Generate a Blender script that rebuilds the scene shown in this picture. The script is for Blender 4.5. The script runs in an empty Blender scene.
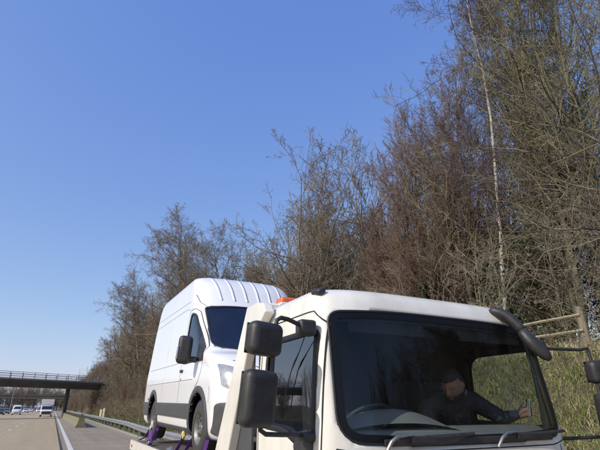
import bpy, bmesh, math, random
import numpy as np
from mathutils import Vector, Matrix, Euler
from mathutils.bvhtree import BVHTree
from mathutils.geometry import delaunay_2d_cdt

R = math.radians
scene = bpy.context.scene
col = scene.collection

# ------------------------------------------------------------------ camera
CAM_H = 1.6
cam = bpy.data.cameras.new('camera')
camo = bpy.data.objects.new('camera', cam); col.objects.link(camo)
cam.sensor_fit = 'HORIZONTAL'; cam.sensor_width = 36; cam.lens = 27.0
cam.clip_start = 0.05; cam.clip_end = 5000
camo.location = (0, 0, CAM_H)
camo.rotation_euler = (R(90 + 22.13), 0, R(-26.95))
scene.camera = camo

# ------------------------------------------------------------------ sky, sun, exposure
SUN_EL = R(34)
sun_to = Vector((-1.0, -0.24, 0)).normalized() * math.cos(SUN_EL) + Vector((0, 0, math.sin(SUN_EL)))
world = bpy.data.worlds.new('World'); scene.world = world
world.use_nodes = True
wn = world.node_tree
wn.nodes.clear()
sky = wn.nodes.new('ShaderNodeTexSky'); sky.sky_type = 'NISHITA'; sky.sun_disc = False
sky.sun_elevation = SUN_EL
sky.sun_rotation = math.atan2(sun_to.x, sun_to.y)
sky.altitude = 100; sky.air_density = 1.0; sky.dust_density = 1.0; sky.ozone_density = 3.0
bgn = wn.nodes.new('ShaderNodeBackground'); bgn.inputs['Strength'].default_value = 0.14
wo = wn.nodes.new('ShaderNodeOutputWorld')
sp_ = wn.nodes.new('ShaderNodeSeparateColor'); cb_ = wn.nodes.new('ShaderNodeCombineColor')
wn.links.new(sky.outputs[0], sp_.inputs[0])
for i_, (g_, k_) in enumerate(((.85, 1.43), (.68, 1.72), (.28, 3.80))):      # the camera's colour response to a clear sky
    p_ = wn.nodes.new('ShaderNodeMath'); p_.operation = 'POWER'; p_.inputs[1].default_value = g_
    q_ = wn.nodes.new('ShaderNodeMath'); q_.operation = 'MULTIPLY'; q_.inputs[1].default_value = k_
    wn.links.new(sp_.outputs[i_], p_.inputs[0]); wn.links.new(p_.outputs[0], q_.inputs[0]); wn.links.new(q_.outputs[0], cb_.inputs[i_])
wn.links.new(cb_.outputs[0], bgn.inputs[0]); wn.links.new(bgn.outputs[0], wo.inputs[0])
sl = bpy.data.lights.new('sun', 'SUN'); sl.energy = 4.0; sl.angle = R(0.53); sl.color = (1.0, 0.94, 0.84)
so = bpy.data.objects.new('sun', sl); col.objects.link(so)
so.rotation_euler = (-sun_to).to_track_quat('-Z', 'Y').to_euler(); so.location = (-20, 10, 30)
vs = scene.view_settings
vs.view_transform = 'Standard'; vs.look = 'None'; vs.exposure = 0.0; vs.gamma = 1.0; vs.use_curve_mapping = False

# ------------------------------------------------------------------ materials
def _new(name):
    m = bpy.data.materials.new(name); m.use_nodes = True
    nt = m.node_tree; return m, nt, nt.nodes, nt.links, nt.nodes['Principled BSDF']

def pm(name, c, rough=.6, var=.12, scale=6, c2=None, metal=0, bump=0, bscale=None, coat=0, island=0, stretch=None, spec=None, sss=0):
    """procedural principled material: two-scale noise mixes c with c2, optional relief"""
    m, nt, N, L, b = _new(name)
    c2 = c2 or tuple(max(0, v * (1 - var * 2)) for v in c)
    tc = N.new('ShaderNodeTexCoord'); src = tc.outputs['Object']
    if stretch:
        mp = N.new('ShaderNodeMapping'); mp.inputs['Scale'].default_value = stretch
        L.new(src, mp.inputs[0]); src = mp.outputs[0]
    n1 = N.new('ShaderNodeTexNoise'); n1.inputs['Scale'].default_value = scale; n1.inputs['Detail'].default_value = 8
    n1.inputs['Roughness'].default_value = .65
    L.new(src, n1.inputs['Vector'])
    rmp = N.new('ShaderNodeValToRGB'); rmp.color_ramp.elements[0].position = .3; rmp.color_ramp.elements[1].position = .72
    rmp.color_ramp.elements[0].color = (*c2, 1); rmp.color_ramp.elements[1].color = (*c, 1)
    L.new(n1.outputs['Fac'], rmp.inputs[0]); out = rmp.outputs[0]
    if island:
        g = N.new('ShaderNodeNewGeometry'); hs = N.new('ShaderNodeHueSaturation')
        mr = N.new('ShaderNodeMapRange'); mr.inputs['To Min'].default_value = 1 - island; mr.inputs['To Max'].default_value = 1 + island
        L.new(g.outputs['Random Per Island'], mr.inputs[0]); L.new(mr.outputs[0], hs.inputs['Value'])
        L.new(out, hs.inputs['Color']); out = hs.outputs[0]
    L.new(out, b.inputs['Base Color'])
    b.inputs['Roughness'].default_value = rough; b.inputs['Metallic'].default_value = metal
    b.inputs['Coat Weight'].default_value = coat; b.inputs['Coat Roughness'].default_value = .06
    if spec is not None: b.inputs['Specular IOR Level'].default_value = spec
    if bump:
        n2 = N.new('ShaderNodeTexNoise'); n2.inputs['Scale'].default_value = bscale or scale * 6; n2.inputs['Detail'].default_value = 6
        L.new(src, n2.inputs['Vector'])
        bp = N.new('ShaderNodeBump'); bp.inputs['Strength'].default_value = bump; bp.inputs['Distance'].default_value = .02
        L.new(n2.outputs['Fac'], bp.inputs['Height']); L.new(bp.outputs[0], b.inputs['Normal'])
    return m

def glass(name, tint=(.75, .8, .8), refl=.05):
    m, nt, N, L, b = _new(name); N.remove(b)
    o = N['Material Output']
    lw = N.new('ShaderNodeLayerWeight'); lw.inputs[0].default_value = .5
    pw = N.new('ShaderNodeMath'); pw.operation = 'POWER'; pw.inputs[1].default_value = 5
    L.new(lw.outputs['Facing'], pw.inputs[0])
    ma = N.new('ShaderNodeMath'); ma.operation = 'MULTIPLY_ADD'; ma.inputs[1].default_value = 1 - refl; ma.inputs[2].default_value = refl
    L.new(pw.outputs[0], ma.inputs[0])
    # faint dust film and wiper haze on the pane
    tc = N.new('ShaderNodeTexCoord'); nz = N.new('ShaderNodeTexNoise'); nz.inputs['Scale'].default_value = 3; nz.inputs['Detail'].default_value = 9
    L.new(tc.outputs['Object'], nz.inputs['Vector'])
    mr = N.new('ShaderNodeMapRange'); mr.inputs['From Min'].default_value = .35; mr.inputs['From Max'].default_value = .8
    mr.inputs['To Min'].default_value = .001; mr.inputs['To Max'].default_value = .010
    L.new(nz.outputs['Fac'], mr.inputs[0])
    t = N.new('ShaderNodeBsdfTransparent'); t.inputs[0].default_value = (*tint, 1)
    d = N.new('ShaderNodeBsdfDiffuse'); d.inputs[0].default_value = (.6, .6, .58, 1)
    g = N.new('ShaderNodeBsdfGlossy'); g.inputs['Roughness'].default_value = .015
    m1 = N.new('ShaderNodeMixShader'); L.new(mr.outputs[0], m1.inputs[0]); L.new(t.outputs[0], m1.inputs[1]); L.new(d.outputs[0], m1.inputs[2])
    m2 = N.new('ShaderNodeMixShader'); L.new(ma.outputs[0], m2.inputs[0]); L.new(m1.outputs[0], m2.inputs[1]); L.new(g.outputs[0], m2.inputs[2])
    L.new(m2.outputs[0], o.inputs[0]); return m

M = dict(
    truck_white=pm('truck_white_paint', (.80, .785, .725), .34, scale=4, stretch=(1, 1, .3), c2=(.64, .615, .55), coat=.5, bump=.03, bscale=60),
    van_white=pm('van_white_paint', (.80, .81, .82), .3, scale=1.5, c2=(.74, .755, .77), coat=.6, bump=.02, bscale=50),
    black_plastic=pm('black_plastic', (.042, .041, .041), .46, scale=14, c2=(.018, .018, .019), bump=.16, bscale=180),
    rubber=pm('rubber_seal', (.012, .012, .013), .5, scale=10),
    grey_plastic=pm('grey_plastic', (.075, .078, .085), .55, scale=5, c2=(.055, .057, .062), bump=.08, bscale=150),
    interior=pm('cab_trim', (.022, .023, .023), .8, scale=6, bump=.1, bscale=120),
    headlining=pm('headlining', (.05, .05, .049), .9, scale=9, bump=.1, bscale=90),
    dash=pm('dash_plastic', (.19, .20, .185), .62, scale=4, c2=(.14, .15, .14), bump=.1, bscale=160),
    seat=pm('seat_cloth', (.03, .033, .042), .95, scale=30, bump=.25, bscale=200),
    frit=pm('black_glass_border', (.005, .005, .006), .35, spec=.25),
    gap=pm('panel_gap', (.02, .02, .02), .9),
    tyre=pm('tyre_rubber', (.035, .034, .032), .85, scale=12, c2=(.06, .055, .05), bump=.2, bscale=80),
    rim=pm('steel_rim', (.26, .26, .26), .5, scale=9, c2=(.13, .125, .12), metal=.5),
    steel=pm('galvanised_steel', (.42, .43, .43), .45, scale=3, c2=(.32, .32, .31), metal=.55, bump=.05),
    dark_steel=pm('dark_steel', (.05, .05, .052), .6, scale=4, c2=(.09, .07, .055), bump=.15),
    deckplate=pm('deck_plate', (.10, .10, .10), .55, scale=5, c2=(.17, .15, .13), metal=.3, bump=.3, bscale=70),
    amber=pm('amber_lens', (.75, .17, .03), .25, scale=10, c2=(.6, .11, .02), coat=.6),
    red=pm('red_lens', (.5, .02, .02), .3, coat=.5),
    lamp=pm('lamp_lens', (.46, .48, .51), .2, scale=14, c2=(.25, .27, .30), metal=.25, coat=.8),
    lampdark=pm('lamp_inner', (.06, .065, .07), .25, coat=.8),
    chrome=pm('worn_metal', (.45, .45, .46), .3, scale=20, c2=(.3, .3, .3), metal=.9),
    purple=pm('purple_webbing', (.17, .06, .33), .8, scale=60, c2=(.12, .035, .25), bump=.3, bscale=300),
    yellow=pm('yellow_tag', (.78, .66, .16), .7, scale=30),
    palet=pm('pale_tag', (.72, .68, .5), .7, scale=30),
    paper=pm('paper', (.8, .8, .78), .8, scale=20),
    wood=pm('weathered_fence_wood', (.46, .41, .30), .9, scale=7, c2=(.20, .18, .13), bump=.5, bscale=50, stretch=(6, 1, 6)),
    post_wood=pm('post_wood', (.33, .27, .20), .9, scale=6, c2=(.15, .13, .09), bump=.6, bscale=60, stretch=(5, 5, 1)),
    concrete=pm('weathered_concrete', (.33, .31, .27), .9, scale=1.5, c2=(.19, .18, .15), bump=.35, bscale=25),
    mossy=pm('mossy_concrete', (.27, .245, .17), .95, scale=2.2, c2=(.12, .115, .06), bump=.5, bscale=20),
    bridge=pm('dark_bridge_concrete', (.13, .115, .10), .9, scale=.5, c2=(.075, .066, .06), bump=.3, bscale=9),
    cream=pm('cream_board', (.58, .52, .36), .75, scale=5, c2=(.45, .40, .27)),
    rail_grey=pm('parapet_steel', (.36, .38, .40), .5, scale=2, metal=.3),
    line=pm('road_paint', (.72, .71, .66), .75, scale=4, c2=(.45, .44, .40), bump=.2),
    tar=pm('tar_strip', (.035, .034, .033), .8, scale=6, c2=(.06, .055, .05)),
    car_white=pm('white_car_paint', (.75, .76, .78), .3, scale=1, coat=.7),
    car_dark=pm('dark_blue_car_paint', (.03, .04, .06), .3, scale=1, coat=.7),
    car_grey=pm('grey_car_paint', (.14, .15, .17), .3, scale=1, coat=.7),
    car_glass=pm('dark_car_glass', (.012, .015, .018), .05, coat=1),
    skin=pm('skin', (.23, .13, .09), .55, scale=14, c2=(.18, .095, .065)),
    hair=pm('dark_hair', (.018, .013, .011), .7, scale=60, bump=.4, bscale=120),
    jacket=pm('black_jacket', (.016, .017, .021), .75, scale=10, c2=(.026, .027, .032), bump=.3, bscale=40),
    hood=pm('grey_hood', (.16, .16, .17), .9, scale=30, bump=.3, bscale=150),
    jeans=pm('dark_trousers', (.02, .024, .035), .9, scale=30, bump=.2),
    eye=pm('eye', (.10, .08, .07), .3),
    screen=pm('device_casing', (.17, .20, .20), .25, scale=9, coat=.5),
    windscreen=glass('windscreen_glass', (.84, .88, .87), .038),
    side_glass=glass('side_glass', (.78, .83, .84), .26),
    van_glass=glass('van_glass', (.42, .46, .48), .13),
    mirror=pm('mirror_glass', (.8, .8, .8), .02, metal=1),
)

# ------------------------------------------------------------------ mesh helpers
def link(o, parent=None):
    col.objects.link(o)
    if parent is not None: o.parent = parent
    return o

def tag(o, label=None, cat=None, group=None, kind=None):
    if label: o['label'] = label
    if cat: o['category'] = cat
    if group: o['group'] = group
    if kind: o['kind'] = kind
    return o

def thing(name, loc, label, cat, group=None, rz=0):
    o = bpy.data.objects.new(name, None); o.empty_display_size = .2
    o.location = loc; o.rotation_euler = (0, 0, rz)
    link(o); return tag(o, label, cat, group)

def np_mesh(name, V, F):
    """fast mesh from vertex array and a list of index arrays (each with its own corner count)"""
    if not isinstance(F, (list, tuple)): F = [F]
    me = bpy.data.meshes.new(name)
    V = np.asarray(V, dtype=np.float32)
    me.vertices.add(len(V)); me.vertices.foreach_set('co', V.ravel())
    idx = np.concatenate([f.ravel() for f in F]).astype(np.int32)
    cnt = np.concatenate([np.full(len(f), f.shape[1], np.int32) for f in F])
    start = np.concatenate([[0], np.cumsum(cnt)[:-1]]).astype(np.int32)
    me.loops.add(len(idx)); me.loops.foreach_set('vertex_index', idx)
    me.polygons.add(len(cnt)); me.polygons.foreach_set('loop_start', start); me.polygons.foreach_set('loop_total', cnt)
    me.update(calc_edges=True)
    return me

def obj_from(name, me, mat, parent=None, smooth=True, loc=None):
    mats = mat if isinstance(mat, (list, tuple)) else [mat]
    for m in mats: me.materials.append(m)
    if smooth: me.polygons.foreach_set('use_smooth', np.ones(len(me.polygons), bool))
    o = bpy.data.objects.new(name, me); link(o, parent)
    if loc is not None: o.location = loc
    return o

class MB:
    """collects simple shapes and links them as ONE mesh object"""
    def __init__(s): s.v = []; s.f = []
    def add(s, V, F):
        b = len(s.v); s.v += [tuple(p) for p in V]; s.f += [tuple(i + b for i in f) for f in F]; return s
    def box(s, c, d, rot=None, taper=None):
        V = []
        for z in (-1, 1):
            for y in (-1, 1):
                for x in (-1, 1):
                    k = (taper or (1, 1)) if z > 0 else (1, 1)
                    p = Vector((x * d[0] / 2 * k[0], y * d[1] / 2 * k[1], z * d[2] / 2))
                    if rot is not None: p = Euler(rot).to_matrix() @ p
                    V.append(p + Vector(c))
        return s.add(V, [(0, 2, 3, 1), (4, 5, 7, 6), (0, 1, 5, 4), (2, 6, 7, 3), (0, 4, 6, 2), (1, 3, 7, 5)])
    def tube(s, P, r, n=10, flat=1.0, caps=True):
        P = [Vector(p) for p in P]
        rr = r if isinstance(r, (list, tuple)) else [r] * len(P)
        V = []; F = []; U = None
        for i, p in enumerate(P):
            T = (P[min(i + 1, len(P) - 1)] - P[max(i - 1, 0)]).normalized()
            if U is None:
                U = T.cross(Vector((0, 0, 1)) if abs(T.z) < .9 else Vector((1, 0, 0))).normalized()
            U = (U - T * U.dot(T)).normalized(); W = T.cross(U)
            for k in range(n):
                a = 2 * math.pi * k / n
                V.append(p + U * math.cos(a) * rr[i] + W * math.sin(a) * rr[i] * flat)
        for i in range(len(P) - 1):
            for k in range(n):
                a, b = i * n + k, i * n + (k + 1) % n
                F.append((a, b, b + n, a + n))
        if caps:
            F.append(tuple(range(n - 1, -1, -1))); F.append(tuple(range((len(P) - 1) * n, len(P) * n)))
        return s.add(V, F)
    def lathe(s, prof, c, axis='x', n=32):
        V = []; F = []
        for (r, h) in prof:
            for k in range(n):
                a = 2 * math.pi * k / n
                q = (h, r * math.cos(a), r * math.sin(a)) if axis == 'x' else (r * math.cos(a), r * math.sin(a), h)
                V.append(Vector(q) + Vector(c))
        for i in range(len(prof) - 1):
            for k in range(n):
                a, b = i * n + k, i * n + (k + 1) % n
                F.append((a, b, b + n, a + n))
        return s.add(V, F)
    def prism(s, poly, axis, a, b):
        n = len(poly); V = []
        for h in (a, b):
            for (u, w) in poly:
                V.append({'x': (h, u, w), 'y': (u, h, w), 'z': (u, w, h)}[axis])
        F = [tuple(range(n)), tuple(range(2 * n - 1, n - 1, -1))]
        for i in range(n):
            j = (i + 1) % n; F.append((i, i + n, j + n, j))
        return s.add(V, F)
    def obj(s, name, mat, parent=None, off=None, bevel=0, seg=2, smooth=True, sub=0):
        V = s.v if off is None else [(p[0] - off[0], p[1] - off[1], p[2] - off[2]) for p in s.v]
        me = bpy.data.meshes.new(name); me.from_pydata(V, [], s.f)
        bm = bmesh.new(); bm.from_mesh(me); bmesh.ops.recalc_face_normals(bm, faces=bm.faces); bm.to_mesh(me); bm.free()
        o = obj_from(name, me, mat, parent, False)
        if bevel:
            bv = o.modifiers.new('bevel', 'BEVEL'); bv.width = bevel; bv.segments = seg; bv.limit_method = 'ANGLE'; bv.angle_limit = R(35)
        if sub:
            sb = o.modifiers.new('sub', 'SUBSURF'); sb.levels = sub; sb.render_levels = sub
        if smooth:
            me.polygons.foreach_set('use_smooth', np.ones(len(me.polygons), bool))
            if not sub:
                try: me.set_sharp_from_angle(angle=R(40))
                except Exception: pass
        return o

def copy_tree(o, parent=None):
    c = o.copy(); col.objects.link(c); c.parent = parent
    for ch in list(o.children): copy_tree(ch, c)
    return c

# -------- lofted car bodies: horizontal slices, then openings cut and panels laid on them
def loft(ctrl, nz, nF=61, nS=44, nR=25):
    C = np.array(ctrl, float)
    seg = np.sqrt(np.diff(C[:, 0]) ** 2 + np.diff(C[:, 1]) ** 2 * .6 + np.diff(C[:, 3]) ** 2)
    s = np.concatenate([[0], np.cumsum(seg)]); s /= s[-1]
    # monotone cubic interpolation
    def pchip(x, y, xi):
        h = np.diff(x); d = np.diff(y) / h; m = np.zeros_like(y)
        m[0], m[-1] = d[0], d[-1]
        for i in range(1, len(y) - 1):
            if d[i - 1] * d[i] > 0:
                w1 = 2 * h[i] + h[i - 1]; w2 = h[i] + 2 * h[i - 1]
                m[i] = (w1 + w2) / (w1 / d[i - 1] + w2 / d[i])
        k = np.clip(np.searchsorted(x, xi) - 1, 0, len(h) - 1); t = (xi - x[k]) / h[k]
        return ((2 * t**3 - 3 * t**2 + 1) * y[k] + (t**3 - 2 * t**2 + t) * h[k] * m[k]
                + (-2 * t**3 + 3 * t**2) * y[k + 1] + (t**3 - t**2) * h[k] * m[k + 1])
    si = np.linspace(0, 1, nz)
    A = np.stack([pchip(s, C[:, j], si) for j in range(C.shape[1])], 1)
    rows = []
    th = np.linspace(-math.pi / 2, math.pi / 2, 1601)
    def curve(n):
        cs, sn = np.abs(np.cos(th)), np.sin(th)
        return np.sign(sn) * np.abs(sn) ** (2 / n), 1 - cs ** (2 / n)
    def resamp(x, y, n):
        d = np.concatenate([[0], np.cumsum(np.hypot(np.diff(x), np.diff(y)))]); q = np.linspace(0, d[-1], n)
        return np.interp(q, d, x), np.interp(q, d, y)
    for z, yf, yr, hw, Df, nf, Dr, nr in A:
        x, y = curve(nf); fx, fy = resamp(x * hw, yf + Df * y, nF)
        x, y = curve(nr); rx, ry = resamp(x[::-1] * hw, yr - Dr * y[::-1], nR)
        t = np.linspace(0, 1, nS)[1:-1]
        sy = (yf + Df) + t * ((yr - Dr) - (yf + Df))
        X = np.concatenate([fx, np.full(len(t), hw), rx, np.full(len(t), -hw)])
        Y = np.concatenate([fy, sy, ry, sy[::-1]])
        rows.append(np.stack([X, Y, np.full(len(X), z)], 1))
    V = np.stack(rows); n = V.shape[1]
    i = np.arange(nz - 1)[:, None] * n; k = np.arange(n)[None]; k2 = (k + 1) % n
    F = np.stack([i + k, i + k2, i + k2 + n, i + k + n], -1).reshape(-1, 4)
    V = V.reshape(-1, 3)
    caps = [tuple(range(n - 1, -1, -1)), tuple(range((nz - 1) * n, nz * n))]
    return V, F, caps

def inside(P, loop):
    """vectorised point in polygon; P (n,2)"""
    L = np.asarray(loop); x, y = P[:, 0], P[:, 1]; r = np.zeros(len(P), bool)
    for (x0, y0), (x1, y1) in zip(L, np.roll(L, -1, 0)):
        c = (y0 > y) != (y1 > y)
        with np.errstate(divide='ignore', invalid='ignore'):
            r ^= c & (x < (x1 - x0) * (y - y0) / (y1 - y0 + 1e-12) + x0)
    return r

def roundpoly(pts, r=.06, seg=6, step=.05):
    P = [Vector(p) for p in pts]; out = []
    rs = r if isinstance(r, (list, tuple)) else [r] * len(P)
    for i, p in enumerate(P):
        a, b = P[i - 1], P[(i + 1) % len(P)]
        ra = min(rs[i], (a - p).length * .49); rb = min(rs[i], (b - p).length * .49)
        s, e = p + (a - p).normalized() * ra, p + (b - p).normalized() * rb
        for k in range(seg + 1):
            t = k / seg; out.append(s * (1 - t) ** 2 + p * 2 * t * (1 - t) + e * t * t)
    full = []
    for a, b in zip(out, out[1:] + out[:1]):
        d = (b - a).length
        if d < 1e-5: continue
        n = max(1, int(d / step))
        full += [tuple(a + (b - a) * (k / n)) for k in range(n)]
    return full

def offset_loop(L, d):
    L = np.asarray(L, float)
    area = .5 * np.sum(L[:, 0] * np.roll(L[:, 1], -1) - np.roll(L[:, 0], -1) * L[:, 1])
    e = np.roll(L, -1, 0) - np.roll(L, 1, 0)
    nrm = np.stack([e[:, 1], -e[:, 0]], 1) * np.sign(area); nrm /= np.linalg.norm(nrm, axis=1, keepdims=True) + 1e-9
    return L + nrm * d

def project(bvh, P2, axis, sign, off):
    out = []
    for u, w in P2:
        if axis == 'x': o, d = Vector((sign * 6, u, w)), Vector((-sign, 0, 0))
        elif axis == 'y': o, d = Vector((u, sign * 12, w)), Vector((0, -sign, 0))
        else: o, d = Vector((u, w, 9)), Vector((0, 0, -1))
        h, nrm, i, _ = bvh.ray_cast(o, d)
        if h is None:
            h, nrm, i, _ = bvh.find_nearest(o + d * (6 if axis != 'y' else 10))
        if nrm.dot(d) > 0: nrm = -nrm
        out.append(h + nrm * off)
    return out

def patch(name, bvh, loop, axis, sign, mat, parent, off=.002, thick=0, grid=.06, smooth=True):
    """a panel with the outline `loop`, laid on the body"""
    L = np.asarray(loop); lo, hi = L.min(0), L.max(0)
    g = np.stack(np.meshgrid(np.arange(lo[0] + grid / 2, hi[0], grid), np.arange(lo[1] + grid / 2, hi[1], grid)), -1).reshape(-1, 2)
    inn = offset_loop(L, -grid * .35)
    g = g[inside(g, inn)] if len(g) else g
    vs2 = [Vector(p) for p in L] + [Vector(p) for p in g]
    n = len(L)
    r = delaunay_2d_cdt(vs2, [(i, (i + 1) % n) for i in range(n)], [], 1, 1e-5)
    V = project(bvh, r[0], axis, sign, off)
    me = bpy.data.meshes.new(name); me.from_pydata(V, [], [tuple(f) for f in r[2]])
    bm = bmesh.new(); bm.from_mesh(me); bmesh.ops.recalc_face_normals(bm, faces=bm.faces)
    bm.faces.ensure_lookup_table()
    dv = Vector((sign, 0, 0)) if axis == 'x' else Vector((0, sign, 0)) if axis == 'y' else Vector((0, 0, 1))
    s = sum((f.normal * f.calc_area() for f in bm.faces), Vector())
    if s.dot(dv) < 0: bmesh.ops.reverse_faces(bm, faces=bm.faces)
    bm.to_mesh(me); bm.free()
    o = obj_from(name, me, mat, parent, smooth)
    if thick:
        sm = o.modifiers.new('thickness', 'SOLIDIFY'); sm.thickness = thick; sm.offset = 1
        bv = o.modifiers.new('bevel', 'BEVEL'); bv.width = min(.006, thick * .4); bv.segments = 2; bv.limit_method = 'ANGLE'
    return o

def ring(name, bvh, loop, axis, sign, mat, parent, din, dout, off=.003, thick=.012, closed=True):
    a, b = offset_loop(loop, -din), offset_loop(loop, dout)
    mid = [(a * (1 - t) + b * t) for t in (0, .5, 1)]
    n = len(loop); V = []
    for m in mid: V += project(bvh, m, axis, sign, off)
    F = []
    for j in range(2):
        for i in range(n if closed else n - 1):
            k = (i + 1) % n; F.append((j * n + i, j * n + k, (j + 1) * n + k, (j + 1) * n + i))
    me = bpy.data.meshes.new(name); me.from_pydata(V, [], F)
    bm = bmesh.new(); bm.from_mesh(me); bmesh.ops.recalc_face_normals(bm, faces=bm.faces)
    dv = Vector((sign, 0, 0)) if axis == 'x' else Vector((0, sign, 0)) if axis == 'y' else Vector((0, 0, 1))
    if sum((f.normal * f.calc_area() for f in bm.faces), Vector()).dot(dv) < 0: bmesh.ops.reverse_faces(bm, faces=bm.faces)
    bm.to_mesh(me); bm.free()
    o = obj_from(name, me, mat, parent, True)
    if thick:
        sm = o.modifiers.new('thickness', 'SOLIDIFY'); sm.thickness = thick; sm.offset = 1
    return o

def strip(name, bvh, pts, axis, sign, mat, parent, w=.008, off=.003, thick=0, step=.04):
    """a narrow band that follows the body along a polyline (shut lines, ribs)"""
    P = []
    for a, b in zip(pts, pts[1:]):
        a, b = Vector(a), Vector(b); n = max(1, int((b - a).length / step))
        P += [a + (b - a) * (k / n) for k in range(n)]
    P.append(Vector(pts[-1])); P = np.array([tuple(p) for p in P])
    T = np.gradient(P, axis=0); T /= np.linalg.norm(T, axis=1, keepdims=True) + 1e-9
    Nn = np.stack([-T[:, 1], T[:, 0]], 1)
    n = len(P)
    V = project(bvh, P - Nn * w / 2, axis, sign, off) + project(bvh, P + Nn * w / 2, axis, sign, off)
    me = bpy.data.meshes.new(name); me.from_pydata(V, [], [(i, i + 1, n + i + 1, n + i) for i in range(n - 1)])
    o = obj_from(name, me, mat, parent, True)
    if thick:
        sm = o.modifiers.new('thickness', 'SOLIDIFY'); sm.thickness = thick; sm.offset = 0
    return o

def body(name, V, F, caps, cuts, mats, parent, shell=.045):
    """cuts: list of (axis, sign, loop); returns the shell with openings and a BVH of the uncut one"""
    bvh = BVHTree.FromPolygons([Vector(v) for v in V], [tuple(f) for f in F] + caps)
    c = V[F].mean(1); nrm = np.cross(V[F[:, 1]] - V[F[:, 0]], V[F[:, 3]] - V[F[:, 0]])
    nrm /= np.linalg.norm(nrm, axis=1, keepdims=True) + 1e-12
    keep = np.ones(len(F), bool)
    for axis, sign, loop in cuts:
        if axis == 'x': m = inside(c[:, 1:3], loop) & (c[:, 0] * sign > 0) & (np.abs(nrm[:, 0]) > .25)
        else: m = inside(c[:, [0, 2]], loop) & (nrm[:, 1] * sign > .12)
        keep &= ~m
    me = bpy.data.meshes.new(name)
    me.from_pydata([tuple(v) for v in V], [], [tuple(f) for f in F[keep]] + caps)
    bm = bmesh.new(); bm.from_mesh(me)
    bmesh.ops.delete(bm, geom=[v for v in bm.verts if not v.link_faces], context='VERTS'); bm.to_mesh(me); bm.free()
    o = obj_from(name, me, mats, parent, True)
    if shell:
        sm = o.modifiers.new('thickness', 'SOLIDIFY'); sm.thickness = shell; sm.offset = -1
        sm.material_offset = 1; sm.material_offset_rim = 1
    return o, bvh

def wheel(parent, c, r, w, side, name='wheel', lugs=True):
    """wheel about the x axis; `side` is the outer face's direction"""
    k = side
    t = MB().lathe([(r * .60, -w / 2), (r * .80, -w / 2 - .005), (r * .95, -w * .46), (r, -w * .36), (r, w * .36), (r * .95, w * .46),
                    (r * .80, w / 2 + .005), (r * .60, w / 2), (r * .57, w * .4), (r * .57, -w * .4), (r * .60, -w / 2)], c, 'x', 40)
    wo_ = t.obj(name, M['tyre'], parent)
    d = MB().lathe([(.012, k * w * .36), (r * .18, k * w * .36), (r * .2, k * w * .30), (r * .38, k * w * .16), (r * .50, k * w * .22),
                    (r * .56, k * w * .44), (r * .615, k * w * .49), (r * .60, k * w * .3), (r * .57, -k * w * .3)], c, 'x', 40)
    for i in range(5):
        a = i * 2 * math.pi / 5
        d.lathe([(.001, k * w * .40), (.016, k * w * .40), (.018, k * w * .26)], (c[0], c[1] + math.cos(a) * r * .28, c[2] + math.sin(a) * r * .28), 'x', 8)
    d.obj('rim', M['rim'], wo_)
    return wo_

# ================================================================== THE GROUND
rng = np.random.default_rng(7)
def sstep(a, b, x): t = np.clip((x - a) / (b - a), 0, 1); return t * t * (3 - 2 * t)
def bank(X, Y):
    """height of the land: cutting slopes either side of the motorway"""
    X = np.asarray(X, float); Y = np.asarray(Y, float)
    h = 3.1 + 2.6 * sstep(35, 95, Y)
    right = h * sstep(5.0, 12.6, X) ** 1.0 + 1.5 * sstep(12.6, 45, X)
    left = 3.5 * sstep(-34, -46, X) + 0 * Y
    bump = .10 * np.sin(X * 1.7 + Y * .6) * np.cos(Y * .9 - X * .5) + .05 * np.sin(X * 4.1 - Y * 2.7)
    return right + left + bump * sstep(5.5, 7.5, X)

def sheet(name, xs, ys, zf, mat, parent=None, kind='structure'):
    X, Y = np.meshgrid(xs, ys); Z = zf(X, Y)
    V = np.stack([X, Y, Z], -1).reshape(-1, 3); nx = len(xs)
    i = np.arange(len(ys) - 1)[:, None] * nx; k = np.arange(nx - 1)[None]
    F = np.stack([i + k, i + k + 1, i + k + 1 + nx, i + k + nx], -1).reshape(-1, 4)
    o = obj_from(name, np_mesh(name, V, F), mat, parent, True)
    if kind: o['kind'] = kind
    return o

m_ground = pm('bank_earth', (.15, .12, .065), .95, scale=.9, c2=(.08, .058, .035), bump=.6, bscale=9)
xs = np.concatenate([[-2500, -900, -300, -120, -80, -60], np.arange(-52, -30, 2), [-28, -15, -5, 2, 4.6], np.arange(5, 14, .35), np.arange(14, 50, 3), [60, 90, 150, 300, 900, 2500]])
ys = np.concatenate([[-2500, -600, -200, -100, -60], np.arange(-40, 0, 4), np.arange(0, 30, .5), np.arange(30, 110, 2), np.arange(110, 400, 12), [450, 600, 1000, 1800, 3500]])
sheet('ground', xs, ys, lambda X, Y: bank(X, Y) - .03, m_ground)

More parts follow.
